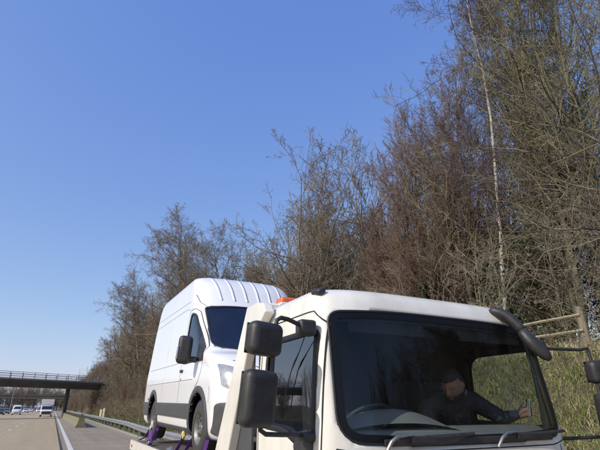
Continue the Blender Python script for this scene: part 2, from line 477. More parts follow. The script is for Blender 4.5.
def road_material(name, base, dark, across):
    m, nt, N, L, b = _new(name)
    tc = N.new('ShaderNodeTexCoord')
    def noise(sc, mp, det=8):
        q = N.new('ShaderNodeMapping'); q.inputs['Scale'].default_value = mp; L.new(tc.outputs['Object'], q.inputs[0])
        n = N.new('ShaderNodeTexNoise'); n.inputs['Scale'].default_value = sc; n.inputs['Detail'].default_value = det; n.inputs['Roughness'].default_value = .7
        L.new(q.outputs[0], n.inputs['Vector']); return n.outputs['Fac']
    n1 = noise(1.2, (1, .04, 1)); n2 = noise(.9, (.12, 1, 1) if across else (1, 1, 1)); n3 = noise(60, (1, 1, 1), 3)
    r = N.new('ShaderNodeValToRGB'); r.color_ramp.elements[0].position = .32; r.color_ramp.elements[1].position = .68
    r.color_ramp.elements[0].color = (*dark, 1); r.color_ramp.elements[1].color = (*base, 1)
    ad = N.new('ShaderNodeMix'); ad.inputs[0].default_value = .62 if across else .4
    L.new(n1, ad.inputs[2]); L.new(n2, ad.inputs[3]); L.new(ad.outputs[0], r.inputs[0])
    mx = N.new('ShaderNodeMix'); mx.data_type = 'RGBA'; mx.blend_type = 'MULTIPLY'; mx.inputs[0].default_value = .5
    L.new(r.outputs[0], mx.inputs[6]); L.new(n3, mx.inputs[7]); L.new(mx.outputs[2], b.inputs['Base Color'])
    b.inputs['Roughness'].default_value = .85
    bp = N.new('ShaderNodeBump'); bp.inputs['Strength'].default_value = .5; bp.inputs['Distance'].default_value = .01
    L.new(n3, bp.inputs['Height']); L.new(bp.outputs[0], b.inputs['Normal'])
    return m
m_road = road_material('carriageway_asphalt', (.60, .475, .30), (.42, .335, .215), False)
m_should = road_material('shoulder_asphalt', (.48, .41, .31), (.24, .20, .155), True)
flat = lambda z: (lambda X, Y: np.full(X.shape, z))
ry = np.concatenate([[-300], np.arange(-100, 350, 40), [346]])
road = sheet('road', [-14.2, -7, .62], ry, flat(0.0), m_road)
sheet('hard_shoulder', [.62, 2.5, 4.6], ry, flat(0.0), m_should)
sheet('opposite_carriageway', [-32, -25, -17.2], ry, flat(0.0), m_road)
sheet('central_reserve', [-17.2, -14.2], ry, flat(0.0), m_should)
MB().box((.95, 23, .004), (.2, 640, .004)).obj('edge_line', M['line'], road)
MB().box((-13.9, 23, .004), (.18, 640, .004)).obj('edge_line', M['line'], road)
MB().box((.60, 23, .004), (.10, 640, .004)).obj('drain_channel', M['tar'], road)
dash_me = None
for X in (-2.75, -6.4, -10.05):
    for k in range(24):
        Y = 26 + k * 9 + (X * .7) % 3
        if Y < 20 or X / Y < -.12: continue
        if dash_me is None:
            d0 = MB().box((0, 0, 0), (.14, 3.0, .004)).obj('lane_marking', M['line'], road); dash_me = d0.data; d0.location = (X, Y, .004)
        else:
            d = bpy.data.objects.new('lane_marking', dash_me); link(d, road); d.location = (X, Y, .004)
# kerb between shoulder and verge
MB().box((4.72, 23, .04), (.2, 640, .12)).obj('kerb', M['concrete'], None, bevel=.02)['kind'] = 'structure'

# ================================================================== THE RECOVERY TRUCK
TC = (2.73, 2.62, 0)
truck = thing('recovery_truck', TC, 'white flatbed recovery truck with black twin mirrors carrying a white van', 'truck')
XC = 2.73
def Lx(loop): return [(x - XC, z) for x, z in loop]
ctrl = [  # z, yf, yr, hw, Df, nf, Dr, nr   (y in world, x about the cab's middle)
    (.60, 2.70, 3.86, 1.08, .34, 5, .08, 4), (.72, 2.64, 3.90, 1.15, .34, 5, .08, 4), (1.0, 2.61, 3.92, 1.175, .34, 5, .08, 4),
    (1.36, 2.63, 3.92, 1.18, .34, 5, .08, 4), (1.8, 2.685, 3.92, 1.175, .34, 5, .08, 4), (2.20, 2.74, 3.92, 1.16, .34, 5, .08, 4),
    (2.31, 2.762, 3.92, 1.145, .34, 4.6, .09, 4), (2.40, 2.80, 3.915, 1.12, .36, 4.2, .1, 4), (2.45, 2.86, 3.90, 1.07, .38, 4, .12, 4),
    (2.485, 2.98, 3.87, .96, .36, 3.6, .15, 4), (2.505, 3.13, 3.8, .75, .25, 3, .2, 3), (2.512, 3.35, 3.6, .25, .1, 3, .1, 3)]
cV, cF, cc = loft(ctrl, 84, 91, 44, 25)
cV[:, 1] -= TC[1]
ws = roundpoly(Lx([(1.652, 1.40), (1.658, 2.245), (2.2, 2.275), (3.26, 2.275), (3.782, 2.245), (3.798, 1.40), (3.2, 1.37), (2.26, 1.37)]),
               [.17, .09, .3, .3, .09, .17, .3, .3])
dwin = roundpoly([(2.85 - TC[1], 1.40), (2.84 - TC[1], 2.12), (3.58 - TC[1], 2.12), (3.68 - TC[1], 2.02), (3.70 - TC[1], 1.46), (3.3 - TC[1], 1.44), (3.08 - TC[1], 1.36)], [.05, .06, .08, .08, .06, .12, .1])
carch = [(3.30 - TC[1] + math.cos(a) * .50, .42 + math.sin(a) * .50) for a in np.linspace(0, 2 * math.pi, 56, endpoint=False)]
cab, cbvh = body('cab_shell', cV, cF, cc, [('y', -1, ws), ('x', -1, dwin), ('x', 1, dwin), ('x', -1, carch), ('x', 1, carch)], [M['truck_white'], M['interior']], truck)
w_ = patch('windscreen', cbvh, ws, 'y', -1, M['windscreen'], truck, off=-.004, grid=.08)
ring('glass_border', cbvh, ws, 'y', -1, M['frit'], w_, .050, .004, off=.0015, thick=0)
ring('windscreen_trim', cbvh, ws, 'y', -1, M['interior'], w_, .05, .05, off=-.060, thick=.008)
ring('windscreen_seal', cbvh, ws, 'y', -1, M['rubber'], w_, .002, .013, off=.001, thick=.004)
for s, lab in ((-1, None), (1, None)):
    g = patch('door_window', cbvh, dwin, 'x', s, M['side_glass'], truck, off=-.006, grid=.08)
    ring('window_seal', cbvh, dwin, 'x', s, M['rubber'], g, .03, .012, off=.001, thick=.006)
    ring('window_trim', cbvh, dwin, 'x', s, M['interior'], g, .035, .05, off=-.058, thick=.008)
    door = [(2.79, .8), (2.775, 1.5), (2.80, 2.16), (2.90, 2.26), (3.66, 2.26), (3.79, 2.14), (3.81, 1.4), (3.80, .8)]
    strip('door_gap', cbvh, [(y - TC[1], z) for y, z in door], 'x', s, M['gap'], truck, w=.009)
    half = [(3.30 - TC[1] + math.cos(a) * .50, .42 + math.sin(a) * .50) for a in np.linspace(R(25), R(155), 28)]
    ring('arch_trim', cbvh, half, 'x', s, M['black_plastic'], truck, .015, .045, off=.002, thick=.014, closed=False)
    hdl = patch('door_handle', cbvh, roundpoly([(3.55 - TC[1], 1.16), (3.55 - TC[1], 1.22), (3.74 - TC[1], 1.22), (3.74 - TC[1], 1.16)], .02), 'x', s, M['black_plastic'], truck, thick=.02)
    # black corner panel at the foot of the quarter light
    patch('door_quarter_panel', cbvh, roundpoly([(2.86 - TC[1], 1.33), (2.86 - TC[1], 1.47), (3.02 - TC[1], 1.455), (3.14 - TC[1], 1.36), (3.08 - TC[1], 1.25), (2.95 - TC[1], 1.2)], .03), 'x', s, M['black_plastic'], truck, off=.004, thick=.008)
strip('front_gap', cbvh, [(-1.10, 1.36), (-.9, 1.33), (.9, 1.33), (1.10, 1.36)], 'y', -1, M['gap'], truck, w=.008)
strip('corner_gap', cbvh, [(-1.0, 1.33), (-1.0, .9)], 'y', -1, M['gap'], truck, w=.008)
strip('corner_gap', cbvh, [(1.0, 1.33), (1.0, .9)], 'y', -1, M['gap'], truck, w=.008)
for z in (1.02, 1.10, 1.18):
    patch('grille_slot', cbvh, roundpoly([(-.75, z - .028), (-.75, z + .028), (.75, z + .028), (.75, z - .028)], .02), 'y', -1, M['black_plastic'], truck, thick=.008)
for s in (-1, 1):
    patch('headlight', cbvh, roundpoly([(s * .78, .74), (s * .78, .92), (s * 1.08, .95), (s * 1.09, .76)], .04), 'y', -1, M['lamp'], truck, thick=.02)
MB().box((XC, 2.72, .48), (2.3, .3, .3)).obj('bumper', M['truck_white'], truck, TC, bevel=.05, seg=3)
# wiper scuttle and wipers
patch('wiper_scuttle', cbvh, roundpoly(Lx([(1.95, 1.365), (1.95, 1.41), (3.60, 1.41), (3.60, 1.365)]), .015), 'y', -1, M['black_plastic'], truck, off=.010, thick=.012)
def wiper(px):
    a = MB()
    a.tube([(px, 2.575, 1.34), (px + .03, 2.555, 1.40), (px + .07, 2.545, 1.432), (px + .20, 2.56, 1.436)], [.012, .013, .012, .009], 8)
    o = a.obj('wiper_arm', M['chrome'], truck, TC)
    b = MB().tube([(px + .1, 2.575, 1.412), (px + .45, 2.57, 1.418), (px + .80, 2.60, 1.43)], [.014, .017, .012], 6)
    b.box((px + .30, 2.565, 1.405), (.2, .03, .03))
    b.obj('wiper_blade', M['black_plastic'], o)
    o.children[0].data.transform(Matrix.Translation((-TC[0], -TC[1], 0)))
wiper(1.92); wiper(2.92)

# interior
MB().prism([(2.80, 1.18), (2.80, 1.40), (2.86, 1.455), (3.05, 1.47), (3.15, 1.44), (3.17, 1.30), (3.14, 1.0), (2.82, 1.0)], 'x', 1.66, 3.80).obj('dashboard', M['dash'], truck, TC, bevel=.02)
cow = MB()
V = []; F = []
nx, ny = 28, 10
for j in range(ny + 1):
    for i in range(nx + 1):
        u = -1 + 2 * i / nx; v = j / ny
        x = 2.28 + u * .56; y = 2.84 + v * .28
        z = 1.44 + .155 * max(0, 1 - abs(u) ** 2.2) * (math.sin(math.pi * min(1, .12 + v * .66)))
        V.append((x, y, z)); F += []
for j in range(ny):
    for i in range(nx):
        a = j * (nx + 1) + i; F.append((a, a + 1, a + nx + 2, a + nx + 1))
cow.add(V, F).obj('instrument_cowl', M['dash'], truck, TC)
MB().prism([(3.81, .95), (3.81, 2.36), (3.85, 2.36), (3.85, .95)], 'x', 1.62, 3.84).obj('rear_trim', M['interior'], truck, TC)
MB().box((XC, 3.35, .98), (2.2, 1.0, .06)).obj('cab_floor', M['interior'], truck, TC)
MB().box((XC, 3.36, 2.40), (1.9, .8, .03)).obj('headlining', M['headlining'], truck, TC, bevel=.01)
# sun visor and header shelf
MB().box((XC, 2.86, 2.27), (1.9, .14, .10)).obj('header_shelf', M['interior'], truck, TC, bevel=.03)
MB().box((2.2, 2.84, 2.19), (.72, .02, .14), rot=(-.2, 0, 0)).obj('sun_visor', M['interior'], truck, TC, bevel=.008)
MB().box((3.3, 2.84, 2.19), (.72, .02, .14), rot=(-.2, 0, 0)).obj('sun_visor', M['interior'], truck, TC, bevel=.008)
def seat(x, w):
    s = MB().box((x, 3.42, 1.18), (w, .50, .14)).obj('seat', M['seat'], truck, TC, bevel=.05, seg=3)
    b = MB().box((x, 3.68, 1.52), (w, .14, .66), rot=(-.16, 0, 0)).obj('seat_back', M['seat'], s, TC, bevel=.05, seg=3)
    h = MB().box((x, 3.74, 1.94), (.26, .09, .17), rot=(-.1, 0, 0)).obj('headrest', M['seat'], s, TC, bevel=.035, seg=3)
    MB().box((x, 3.42, 1.06), (w * .7, .4, .1)).obj('seat_base', M['interior'], s, TC)
seat(2.16, .50); seat(3.28, .86)
# steering wheel, tilted as in a lorry
sw = MB()
c0 = Vector((2.17, 3.15, 1.49)); rot = Euler((R(-38), 0, 0)).to_matrix()
sw.tube([c0 + rot @ Vector((math.cos(a) * .215, math.sin(a) * .215, 0)) for a in np.linspace(0, 2 * math.pi, 41)], .015, 8, caps=False)
for a in (R(200), R(340), R(90)):
    sw.tube([c0, c0 + rot @ Vector((math.cos(a) * .21, math.sin(a) * .21, 0))], [.035, .014], 6)
sw.lathe([(.001, .03), (.07, .025), (.085, 0), (.07, -.03), (.001, -.03)], c0, 'z', 16)
sw.tube([c0, c0 + rot @ Vector((0, 0, -.25))], .03, 8)
sw.obj('steering_wheel', M['black_plastic'], truck, TC)
for s in (-1, 1):
    MB().box((XC + s * 1.10, 3.30, 1.20), (.05, .86, .36)).obj('door_trim', M['interior'], truck, TC, bevel=.015)

# mirrors
def mirrors(s):
    ex, ez = (0, 0) if s < 0 else (.34, -.09)
    def mx(x): return x if s < 0 else 2 * XC - x + ex          # mirrored across the cab's middle
    cx = 1.54 if s < 0 else 2 * XC - 1.54
    MB().tube([(mx(1.225), 2.77, 1.96 + ez), (mx(1.225), 2.77, 2.10), (mx(1.235), 2.77, 2.145), (mx(1.27), 2.78, 2.165 - .03 * (s > 0)), (mx(1.33), 2.79, 2.16 - .035 * (s > 0)), (cx, 2.88, 2.12)], .0155, 10).obj('upper_mirror_arm', M['black_plastic'], truck, TC)
    MB().tube([(mx(1.215), 2.77, 1.95 + ez), (mx(1.205), 2.77, 1.78 + ez)], .0155, 8).obj('mirror_stem', M['black_plastic'], truck, TC)
    MB().tube([(mx(1.135), 2.77, 1.52 + ez), (mx(1.14), 2.77, 1.475 + ez), (mx(1.18), 2.78, 1.452 + ez), (mx(1.30), 2.81, 1.445 + ez), (cx, 2.90, 1.435 + ez)], .0145, 10).obj('lower_mirror_arm', M['black_plastic'], truck, TC)
    MB().box((cx - .04 * -s, 2.86, 2.125), (.13, .10, .11)).obj('mirror_bracket', M['black_plastic'], truck, TC, bevel=.02)
    MB().box((cx - .02 * -s, 2.90, 1.425 + ez), (.10, .14, .06)).obj('mirror_bracket', M['black_plastic'], truck, TC, bevel=.02)
    for (x, z, w, h, rz) in ((1.145, 2.015 + ez, .245, .212, .20), (1.115, 1.655 + ez, .235, .335, .20)):
        m = MB().box((0, 0, 0), (w, .125, h)).obj('mirror_housing', M['black_plastic'], truck, bevel=.050, seg=6)
        m.location = (mx(x) - TC[0], 2.76 - TC[1], z); m.rotation_euler = (R(3), R(3) * -s, rz * -s)
        MB().box((0, .064, 0), (w * .82, .004, h * .86)).obj('mirror_glass', M['mirror'], m, bevel=.0015)
        MB().prism(roundpoly([(-w * .503, -h * .503), (-w * .503, h * .503), (w * .503, h * .503), (w * .503, -h * .503)], .068, 8, 1.0), 'y', .016, .021).obj('housing_seam', M['gap'], m)
        MB().box((0, .058, 0), (w * .88, .01, h * .91)).obj('mirror_rim', M['rubber'], m, bevel=.004)
mirrors(-1); mirrors(1)
# cable hanging over the driver's door window
MB().tube([(1.515, 2.90, 2.08), (1.53, 3.02, 1.98), (1.535, 3.10, 1.92), (1.535, 3.16, 1.86), (1.53, 3.24, 1.72), (1.53, 3.27, 1.60)], [.004, .004, .008, .004, .004, .004], 6).obj('aerial_cable', M['rubber'], truck, TC)
# kerb-view mirror hanging in front of the nearside roof corner
fm = MB()
P = [(3.32, 2.82, 2.41), (3.385, 2.76, 2.385), (3.44, 2.70, 2.33), (3.475, 2.65, 2.24), (3.485, 2.60, 2.155), (3.52, 2.555, 2.07), (3.575, 2.52, 2.00), (3.61, 2.51, 1.97)]
fm.tube(P[:4] + [tuple(Vector(P[3]).lerp(Vector(P[4]), .45))], [.05, .064, .066, .057, .05], 14, flat=.8)
f_ = fm.obj('kerb_mirror', M['black_plastic'], truck, TC, sub=1)
MB().tube([tuple(Vector(P[3]).lerp(Vector(P[4]), .1))] + P[4:], [.056, .070, .073, .058, .026], 14, flat=.8).obj('kerb_mirror_head', M['black_plastic'], f_, TC, sub=1)
# roof marker lamp, aerial base and beacon bar
MB().box(tuple(Vector(TC) + project(cbvh, [(1.66 - XC, 2.95 - TC[1])], 'z', 1, .012)[0]), (.07, .12, .045), rot=(.1, -.45, 0)).obj('marker_lamp', M['black_plastic'], truck, TC, bevel=.015)
bar = MB().box((XC, 3.98, 2.50), (2.1, .12, .06)).obj('light_bar', M['truck_white'], truck, TC, bevel=.015)
for x in (1.86, 3.60):
    q = MB().box((x + .03, 3.98, 2.565), (.21, .16, .075)).obj('amber_beacon', M['amber'], bar, TC, bevel=.025, seg=3)
    MB().box((x + .03, 3.98, 2.53), (.23, .18, .03)).obj('beacon_base', M['truck_white'], q, TC, bevel=.008)

# flatbed
BZ = .97
bed = MB().box((XC, 7.45, BZ - .05), (2.34, 6.2, .10)).obj('bed', M['deckplate'], truck, TC)
for s in (-1, 1):
    MB().box((XC + s * 1.19, 7.45, BZ - .05), (.05, 6.24, .18)).obj('side_rail', M['truck_white'], truck, TC, bevel=.01)
    MB().box((XC + s * .80, 7.45, BZ + .006), (.55, 6.1, .012)).obj('wheel_track', M['deckplate'], truck, TC)
    # swept headboard gusset behind the cab
    gx = XC + s * 1.20
    g = MB().prism([(3.58, 2.37), (3.64, 2.455), (3.80, 2.49), (4.04, 2.49), (4.86, 1.05), (4.46, 1.05), (3.98, 2.10)], 'x', gx - .045, gx + .045).obj('headboard_gusset', M['truck_white'], truck, TC, bevel=.012)
    MB().prism([(4.03, 2.1), (4.05, 2.1), (4.46, 1.05), (4.0, 1.05)], 'x', gx - .01 - s * .05, gx + .01 - s * .05).obj('gusset_web', M['grey_plastic'], g, TC)
    for Y in (6.2, 8.2, 10.3):
        MB().box((XC + s * 1.218, Y, BZ - .06), (.012, .10, .045)).obj('side_marker', M['amber'] if Y < 10 else M['red'], truck, TC, bevel=.004)
MB().box((XC, 4.02, 1.75), (2.2, .05, 1.36)).obj('headboard', M['dark_steel'], truck, TC)
MB().box((XC, 10.62, BZ - .09), (2.38, .14, .14)).obj('rear_crossbar', M['truck_white'], truck, TC, bevel=.02)
for s in (-.42, .42):
    MB().box((XC + s, 6.8, .72), (.09, 7.2, .22)).obj('chassis_rail', M['dark_steel'], truck, TC)
for (Y, xo) in ((3.30, .95), (8.3, .86)):
    for s in (-1, 1):
        wo_ = wheel(truck, (s * xo, Y - TC[1], .41), .41, .27, s)
    MB().box((XC, Y, .41), (1.5, .12, .14)).obj('axle', M['dark_steel'], truck, TC)
for s in (-1, 1):
    for Y in (5.6,):
        MB().box((XC + s * .95, Y, .62), (.35, 1.2, .42)).obj('toolbox', M['dark_steel'], truck, TC, bevel=.02)

# ================================================================== THE VAN ON THE FLATBED
VO = (2.755, 5.34, BZ + .02)
van = thing('panel_van', VO, 'white high-roof panel van strapped on the flatbed, grey side cladding', 'van')
van.rotation_euler = (R(.9), 0, 0)
vctrl = [  # z, yf, yr, hw, Df, nf, Dr, nr
    (.24, .10, 5.46, .95, .55, 3.2, .10, 3.5), (.32, .03, 5.50, 1.00, .60, 3.0, .10, 3.5), (.48, .0, 5.53, 1.02, .62, 2.9, .12, 3.5),
    (.70, .0, 5.54, 1.03, .62, 2.9, .12, 3.5), (.92, .035, 5.54, 1.03, .64, 2.8, .12, 3.5), (1.06, .10, 5.54, 1.027, .66, 2.8, .12, 3.5),
    (1.16, .26, 5.54, 1.02, .66, 2.8, .12, 3.5), (1.26, .52, 5.53, 1.012, .60, 2.9, .12, 3.5), (1.34, .84, 5.53, 1.005, .46, 3.1, .12, 3.5),
    (1.48, 1.06, 5.52, .995, .44, 3.2, .12, 3.5), (1.80, 1.42, 5.50, .972, .46, 3.2, .12, 3.5), (2.12, 1.76, 5.48, .945, .48, 3.1, .12, 3.5),
    (2.28, 1.90, 5.46, .93, .46, 3.0, .12, 3.5), (2.49, 2.06, 5.44, .91, .46, 3.0, .13, 3.5), (2.67, 2.28, 5.41, .875, .42, 3.0, .15, 3.4),
    (2.755, 2.46, 5.38, .83, .36, 3.0, .17, 3.2), (2.81, 2.72, 5.33, .74, .30, 2.8, .2, 3), (2.84, 3.05, 5.2, .56, .22, 2.6, .22, 3), (2.855, 3.6, 4.8, .2, .1, 2.5, .1, 2.5)]
vV, vF, vc = loft(vctrl, 110, 81, 84, 31)
vws = roundpoly([(-.89, 1.40), (-.83, 2.10), (-.4, 2.14), (.4, 2.14), (.83, 2.10), (.89, 1.40), (.4, 1.345), (-.4, 1.345)], [.12, .05, .2, .2, .05, .12, .2, .2])
vdw = roundpoly([(1.10, 1.22), (1.18, 1.40), (1.93, 1.99), (2.20, 2.03), (2.24, 1.95), (2.24, 1.23)], [.03, .05, .12, .06, .05, .04])
AX = (1.12, 4.42); WR = .345
arches = [[(yc + math.cos(a) * .425, WR + .03 + math.sin(a) * .425) for a in np.linspace(0, 2 * math.pi, 48, endpoint=False)] for yc in AX]
cuts = [('y', -1, vws)]
for s in (-1, 1):
    cuts += [('x', s, vdw)] + [('x', s, a) for a in arches]
vbody, vb = body('van_body', vV, vF, vc, cuts, [M['van_white'], M['interior']], van, shell=.04)
w_ = patch('windscreen', vb, vws, 'y', -1, M['van_glass'], van, off=-.004, grid=.08)
ring('windscreen_seal', vb, vws, 'y', -1, M['rubber'], w_, .022, .006, off=.001, thick=.002)
for s in (-1, 1):
    g = patch('door_window', vb, vdw, 'x', s, M['van_glass'], van, off=-.004, grid=.08)
    ring('window_seal', vb, vdw, 'x', s, M['rubber'], g, .028, .010, off=.001, thick=.005)
    patch('mirror_sail', vb, roundpoly([(1.065, 1.205), (1.16, 1.40), (1.42, 1.60), (1.42, 1.212)], .02), 'x', s, M['black_plastic'], van, off=.006, thick=.006)
    # shut lines of the cab door, wing and sliding door
    strip('door_gap', vb, [(1.10, 1.06), (1.065, 1.18), (1.13, 1.41), (1.86, 2.02), (2.03, 2.09), (2.28, 2.10), (2.325, 2.02), (2.33, 1.2), (2.32, .66)], 'x', s, M['gap'], van, w=.008)
    strip('door_gap', vb, [(1.10, 1.06), (1.20, .93), (1.34, .86)], 'x', s, M['gap'], van, w=.008)
    strip('panel_seam', vb, [(2.3, 2.0), (2.36, 2.12), (2.6, 2.16), (5.30, 2.16)], 'x', s, M['gap'], van, w=.004)
    strip('panel_seam', vb, [(2.45, 2.28), (5.30, 2.30)], 'x', s, M['gap'], van, w=.004)
    strip('wing_gap', vb, [(.62, .66), (.60, .80), (.64, .86)], 'x', s, M['gap'], van, w=.006)
    for y0, y1 in ((3.62, 3.62),):
        strip('panel_seam', vb, [(y0, 2.05), (y1, .66)], 'x', s, M['gap'], van, w=.004)
    # swage line
    strip('panel_crease', vb, [(1.5, .98), (5.2, .98)], 'x', s, M['van_white'], van, w=.02, thick=.008)
    strip('panel_crease', vb, [(2.5, 1.26), (5.2, 1.26)], 'x', s, M['van_white'], van, w=.015, thick=.006)
    patch('side_cladding', vb, roundpoly([(1.56, .44), (1.52, .645), (4.02, .645), (3.98, .44)], .01), 'x', s, M['grey_plastic'], van, off=0, thick=.018, grid=.1)
    patch('side_cladding', vb, roundpoly([(4.84, .40), (4.82, .645), (5.40, .645), (5.40, .40)], .02), 'x', s, M['grey_plastic'], van, off=0, thick=.018, grid=.1)
    patch('sill', vb, roundpoly([(1.56, .255), (1.57, .32), (3.98, .32), (3.99, .255)], .01), 'x', s, M['grey_plastic'], van, off=0, thick=.014, grid=.1)
    patch('door_handle', vb, roundpoly([(2.16, 1.095), (2.16, 1.135), (2.30, 1.135), (2.30, 1.095)], .015), 'x', s, M['black_plastic'], van, off=.002, thick=.022, grid=.03)
    patch('door_lock', vb, roundpoly([(2.22, .97), (2.22, 1.005), (2.25, 1.005), (2.25, .97)], .012), 'x', s, M['black_plastic'], van, off=.002, thick=.006, grid=.03)
    for a in arches:
        ring('arch_trim', vb, a, 'x', s, M['grey_plastic'], van, .012, .075, off=.002, thick=.016)
    # headlight wraps round the corner
    hl = [(s * .64, .84), (s * .60, 1.00), (s * .93, 1.115), (s * .975, 1.12), (s * .965, .86), (s * .9, .82)]
    h = patch('headlight', vb, roundpoly(hl, .02), 'y', -1, M['lamp'], van, off=.002, thick=.006, grid=.04)
    patch('headlight_inner', vb, roundpoly([(s * .70, .90), (s * .69, 1.00), (s * .84, 1.05), (s * .85, .90)], .05), 'y', -1, M['lampdark'], h, off=.0085, thick=.003, grid=.04)
    fl = roundpoly([(s * .70, .40), (s * .68, .56), (s * .93, .58), (s * .95, .42)], .05)
    patch('fog_light_surround', vb, fl, 'y', -1, M['black_plastic'], van, off=.012, thick=.012, grid=.04)
    patch('fog_light', vb, roundpoly([(s * .77, .43), (s * .77, .54), (s * .88, .54), (s * .88, .43)], .05), 'y', -1, M['lamp'], van, off=.027, thick=.006, grid=.03)
    # door mirror: black shell with a white-lensed indicator on the outer edge
    mh = MB().box((0, 0, 0), (.20, .15, .39)).obj('door_mirror', M['black_plastic'], van, bevel=.055, seg=4)
    mh.location = (s * 1.22, 1.34, 1.36); mh.rotation_euler = (0, s * R(-4), s * R(14))
    MB().box((s * .092, -.02, -.05), (.03, .12, .19)).obj('mirror_indicator', M['lamp'], mh, bevel=.014, seg=3)
    MB().box((0, .076, .02), (.16, .004, .32)).obj('mirror_glass', M['mirror'], mh, bevel=.0015)
    MB().box((s * -.13, .02, -.12), (.14, .10, .08)).obj('mirror_foot', M['black_plastic'], mh, bevel=.025)
    for yc in AX:
        wheel(van, (s * .885, yc, WR), WR, .225, s)
patch('bumper_cladding', vb, roundpoly([(-1.0, .30), (-1.01, .66), (-.5, .70), (.5, .70), (1.01, .66), (1.0, .30)], .05), 'y', -1, M['grey_plastic'], van, off=.001, thick=.010, grid=.07)
patch('grille', vb, roundpoly([(-.50, .80), (-.56, 1.03), (.56, 1.03), (.50, .80)], .06), 'y', -1, M['black_plastic'], van, off=.002, thick=.01, grid=.07)
for z in (.86, .92, .98):
    strip('grille_bar', vb, [(-.5, z), (.5, z)], 'y', -1, M['chrome'], van, w=.02, off=.016, thick=.01)
strip('bonnet_gap', vb, [(-.80, 1.17), (-.55, 1.08), (.55, 1.08), (.80, 1.17)], 'y', -1, M['gap'], van, w=.008)
for x in (-.60, -.36, -.12, .12, .36, .60):          # pressed ribs on the roof
    strip('roof_rib', vb, [(x * .92, 2.24), (x * .95, 2.44), (x, 2.68), (x, 2.75)], 'y', -1, M['van_white'], van, w=.045, off=.0025, thick=.005, step=.03)
    strip('roof_rib', vb, [(x, 2.62), (x, 5.1)], 'z', 1, M['van_white'], van, w=.045, off=.0025, thick=.005, step=.08)
for x in (-.82, .82):
    strip('roof_gutter', vb, [(x, 2.75), (x, 5.2)], 'z', 1, M['grey_plastic'], van, w=.018, off=.001, thick=.006, step=.08)
for s in (-1, 1):
    strip('cap_seam', vb, [(s * .80, 2.115), (s * .872, 2.2), (s * .90, 2.36)], 'y', -1, M['gap'], van, w=.008)
# inside the van's cab
MB().prism([(.95, .9), (.95, 1.26), (1.30, 1.34), (1.52, 1.30), (1.5, .9)], 'x', -.92, .92).obj('dashboard', M['interior'], van, bevel=.03)
for x in (-.5, .42):
    s_ = MB().box((x, 2.0, .95), (.50, .5, .15)).obj('seat', M['seat'], van, bevel=.05)
    MB().box((x, 2.28, 1.34), (.50, .15, .70), rot=(-.15, 0, 0)).obj('seat_back', M['seat'], s_, bevel=.05)
    MB().box((x, 2.34, 1.80), (.26, .1, .18)).obj('headrest', M['seat'], s_, bevel=.04)
MB().box((0, 2.46, 1.4), (1.8, .03, 1.9)).obj('bulkhead', M['headlining'], van)
MB().box((0, 2.30, 2.08), (1.5, .36, .03)).obj('header_shelf', M['headlining'], van)
MB().box((-.52, 1.26, 1.345), (.22, .16, .006), rot=(.2, 0, .3)).obj('paper_sheet', M['paper'], van)
sw = MB(); c0 = Vector((-.5, 1.62, 1.36)); rot = Euler((R(-60), 0, 0)).to_matrix()
sw.tube([c0 + rot @ Vector((math.cos(a) * .19, math.sin(a) * .19, 0)) for a in np.linspace(0, 2 * math.pi, 33)], .014, 8, caps=False)
sw.tube([c0 - rot @ Vector((.19, 0, 0)), c0 + rot @ Vector((.19, 0, 0))], .02, 6)
sw.obj('steering_wheel', M['black_plastic'], van)
for s in (-1, 1):
    patch('side_marker', vb, roundpoly([(4.9, .68), (4.9, .72), (5.0, .72), (5.0, .68)], .01), 'x', s, M['amber'], van, thick=.008, grid=.05)

# ratchet straps over the van's wheels
def ribbon(mb, P, w, side):
    """flat webbing along P, `side` the direction of its width"""
    P = [Vector(p) for p in P]; S = Vector(side).normalized(); V = []; F = []
    for i, p in enumerate(P):
        T = (P[min(i + 1, len(P) - 1)] - P[max(i - 1, 0)]).normalized(); Nn = T.cross(S).normalized() * .002
        V += [p - S * w / 2 - Nn, p + S * w / 2 - Nn, p + S * w / 2 + Nn, p - S * w / 2 + Nn]
    for i in range(len(P) - 1):
        for k in range(4):
            a = i * 4 + k; b = i * 4 + (k + 1) % 4; F.append((a, b, b + 4, a + 4))
    n = len(V); F += [(0, 1, 2, 3), (n - 1, n - 2, n - 3, n - 4)]
    mb.add(V, F)
def strap(yc, label, tagmat, fwd):
    o = thing('wheel_strap', (1.70, VO[1] + yc, BZ), label, 'strap', 'ratchet straps over the van wheels')
    a = MB(); r = WR + .008; cz = WR + .035 + .015 * (yc > 2)
    P = []
    X = .045
    for t in np.linspace(R(-20), R(200), 20):
        P.append((X + .06, r * math.cos(t), cz + r * math.sin(t)))
    P = [(X - .1, .62, .03), (X, .45, .10)] + P + [(X, -.42, .12), (X - .12, -.74, .03)]
    ribbon(a, P, .05, (1, 0, 0)); a.obj('webbing', M['purple'], o)
    b = MB(); ribbon(b, [(-.02, fwd * .36, .30), (-.035, fwd * .43, .20), (-.06, fwd * .60, .08), (-.09, fwd * .85, .035)], .055, (1, .3 * fwd, 0)); b.obj('webbing', M['purple'], o)
    t = MB().box((-.03, fwd * .385, .285), (.03, .10, .055), rot=(.7 * fwd, 0, 0)); t.obj('tag', tagmat, o, bevel=.006)
    rt = MB().box((-.10, fwd * .78, .055), (.07, .16, .05), rot=(.3 * fwd, 0, .2)); rt.box((-.10, fwd * .70, .09), (.05, .12, .015), rot=(.6 * fwd, 0, 0))
    rt.obj('ratchet', M['chrome'], o, bevel=.008)
strap(AX[0], 'purple ratchet strap with yellow tag over the van front wheel', M['yellow'], 1)
strap(AX[1], 'purple ratchet strap with cream tag over the van rear wheel', M['palet'], -1)

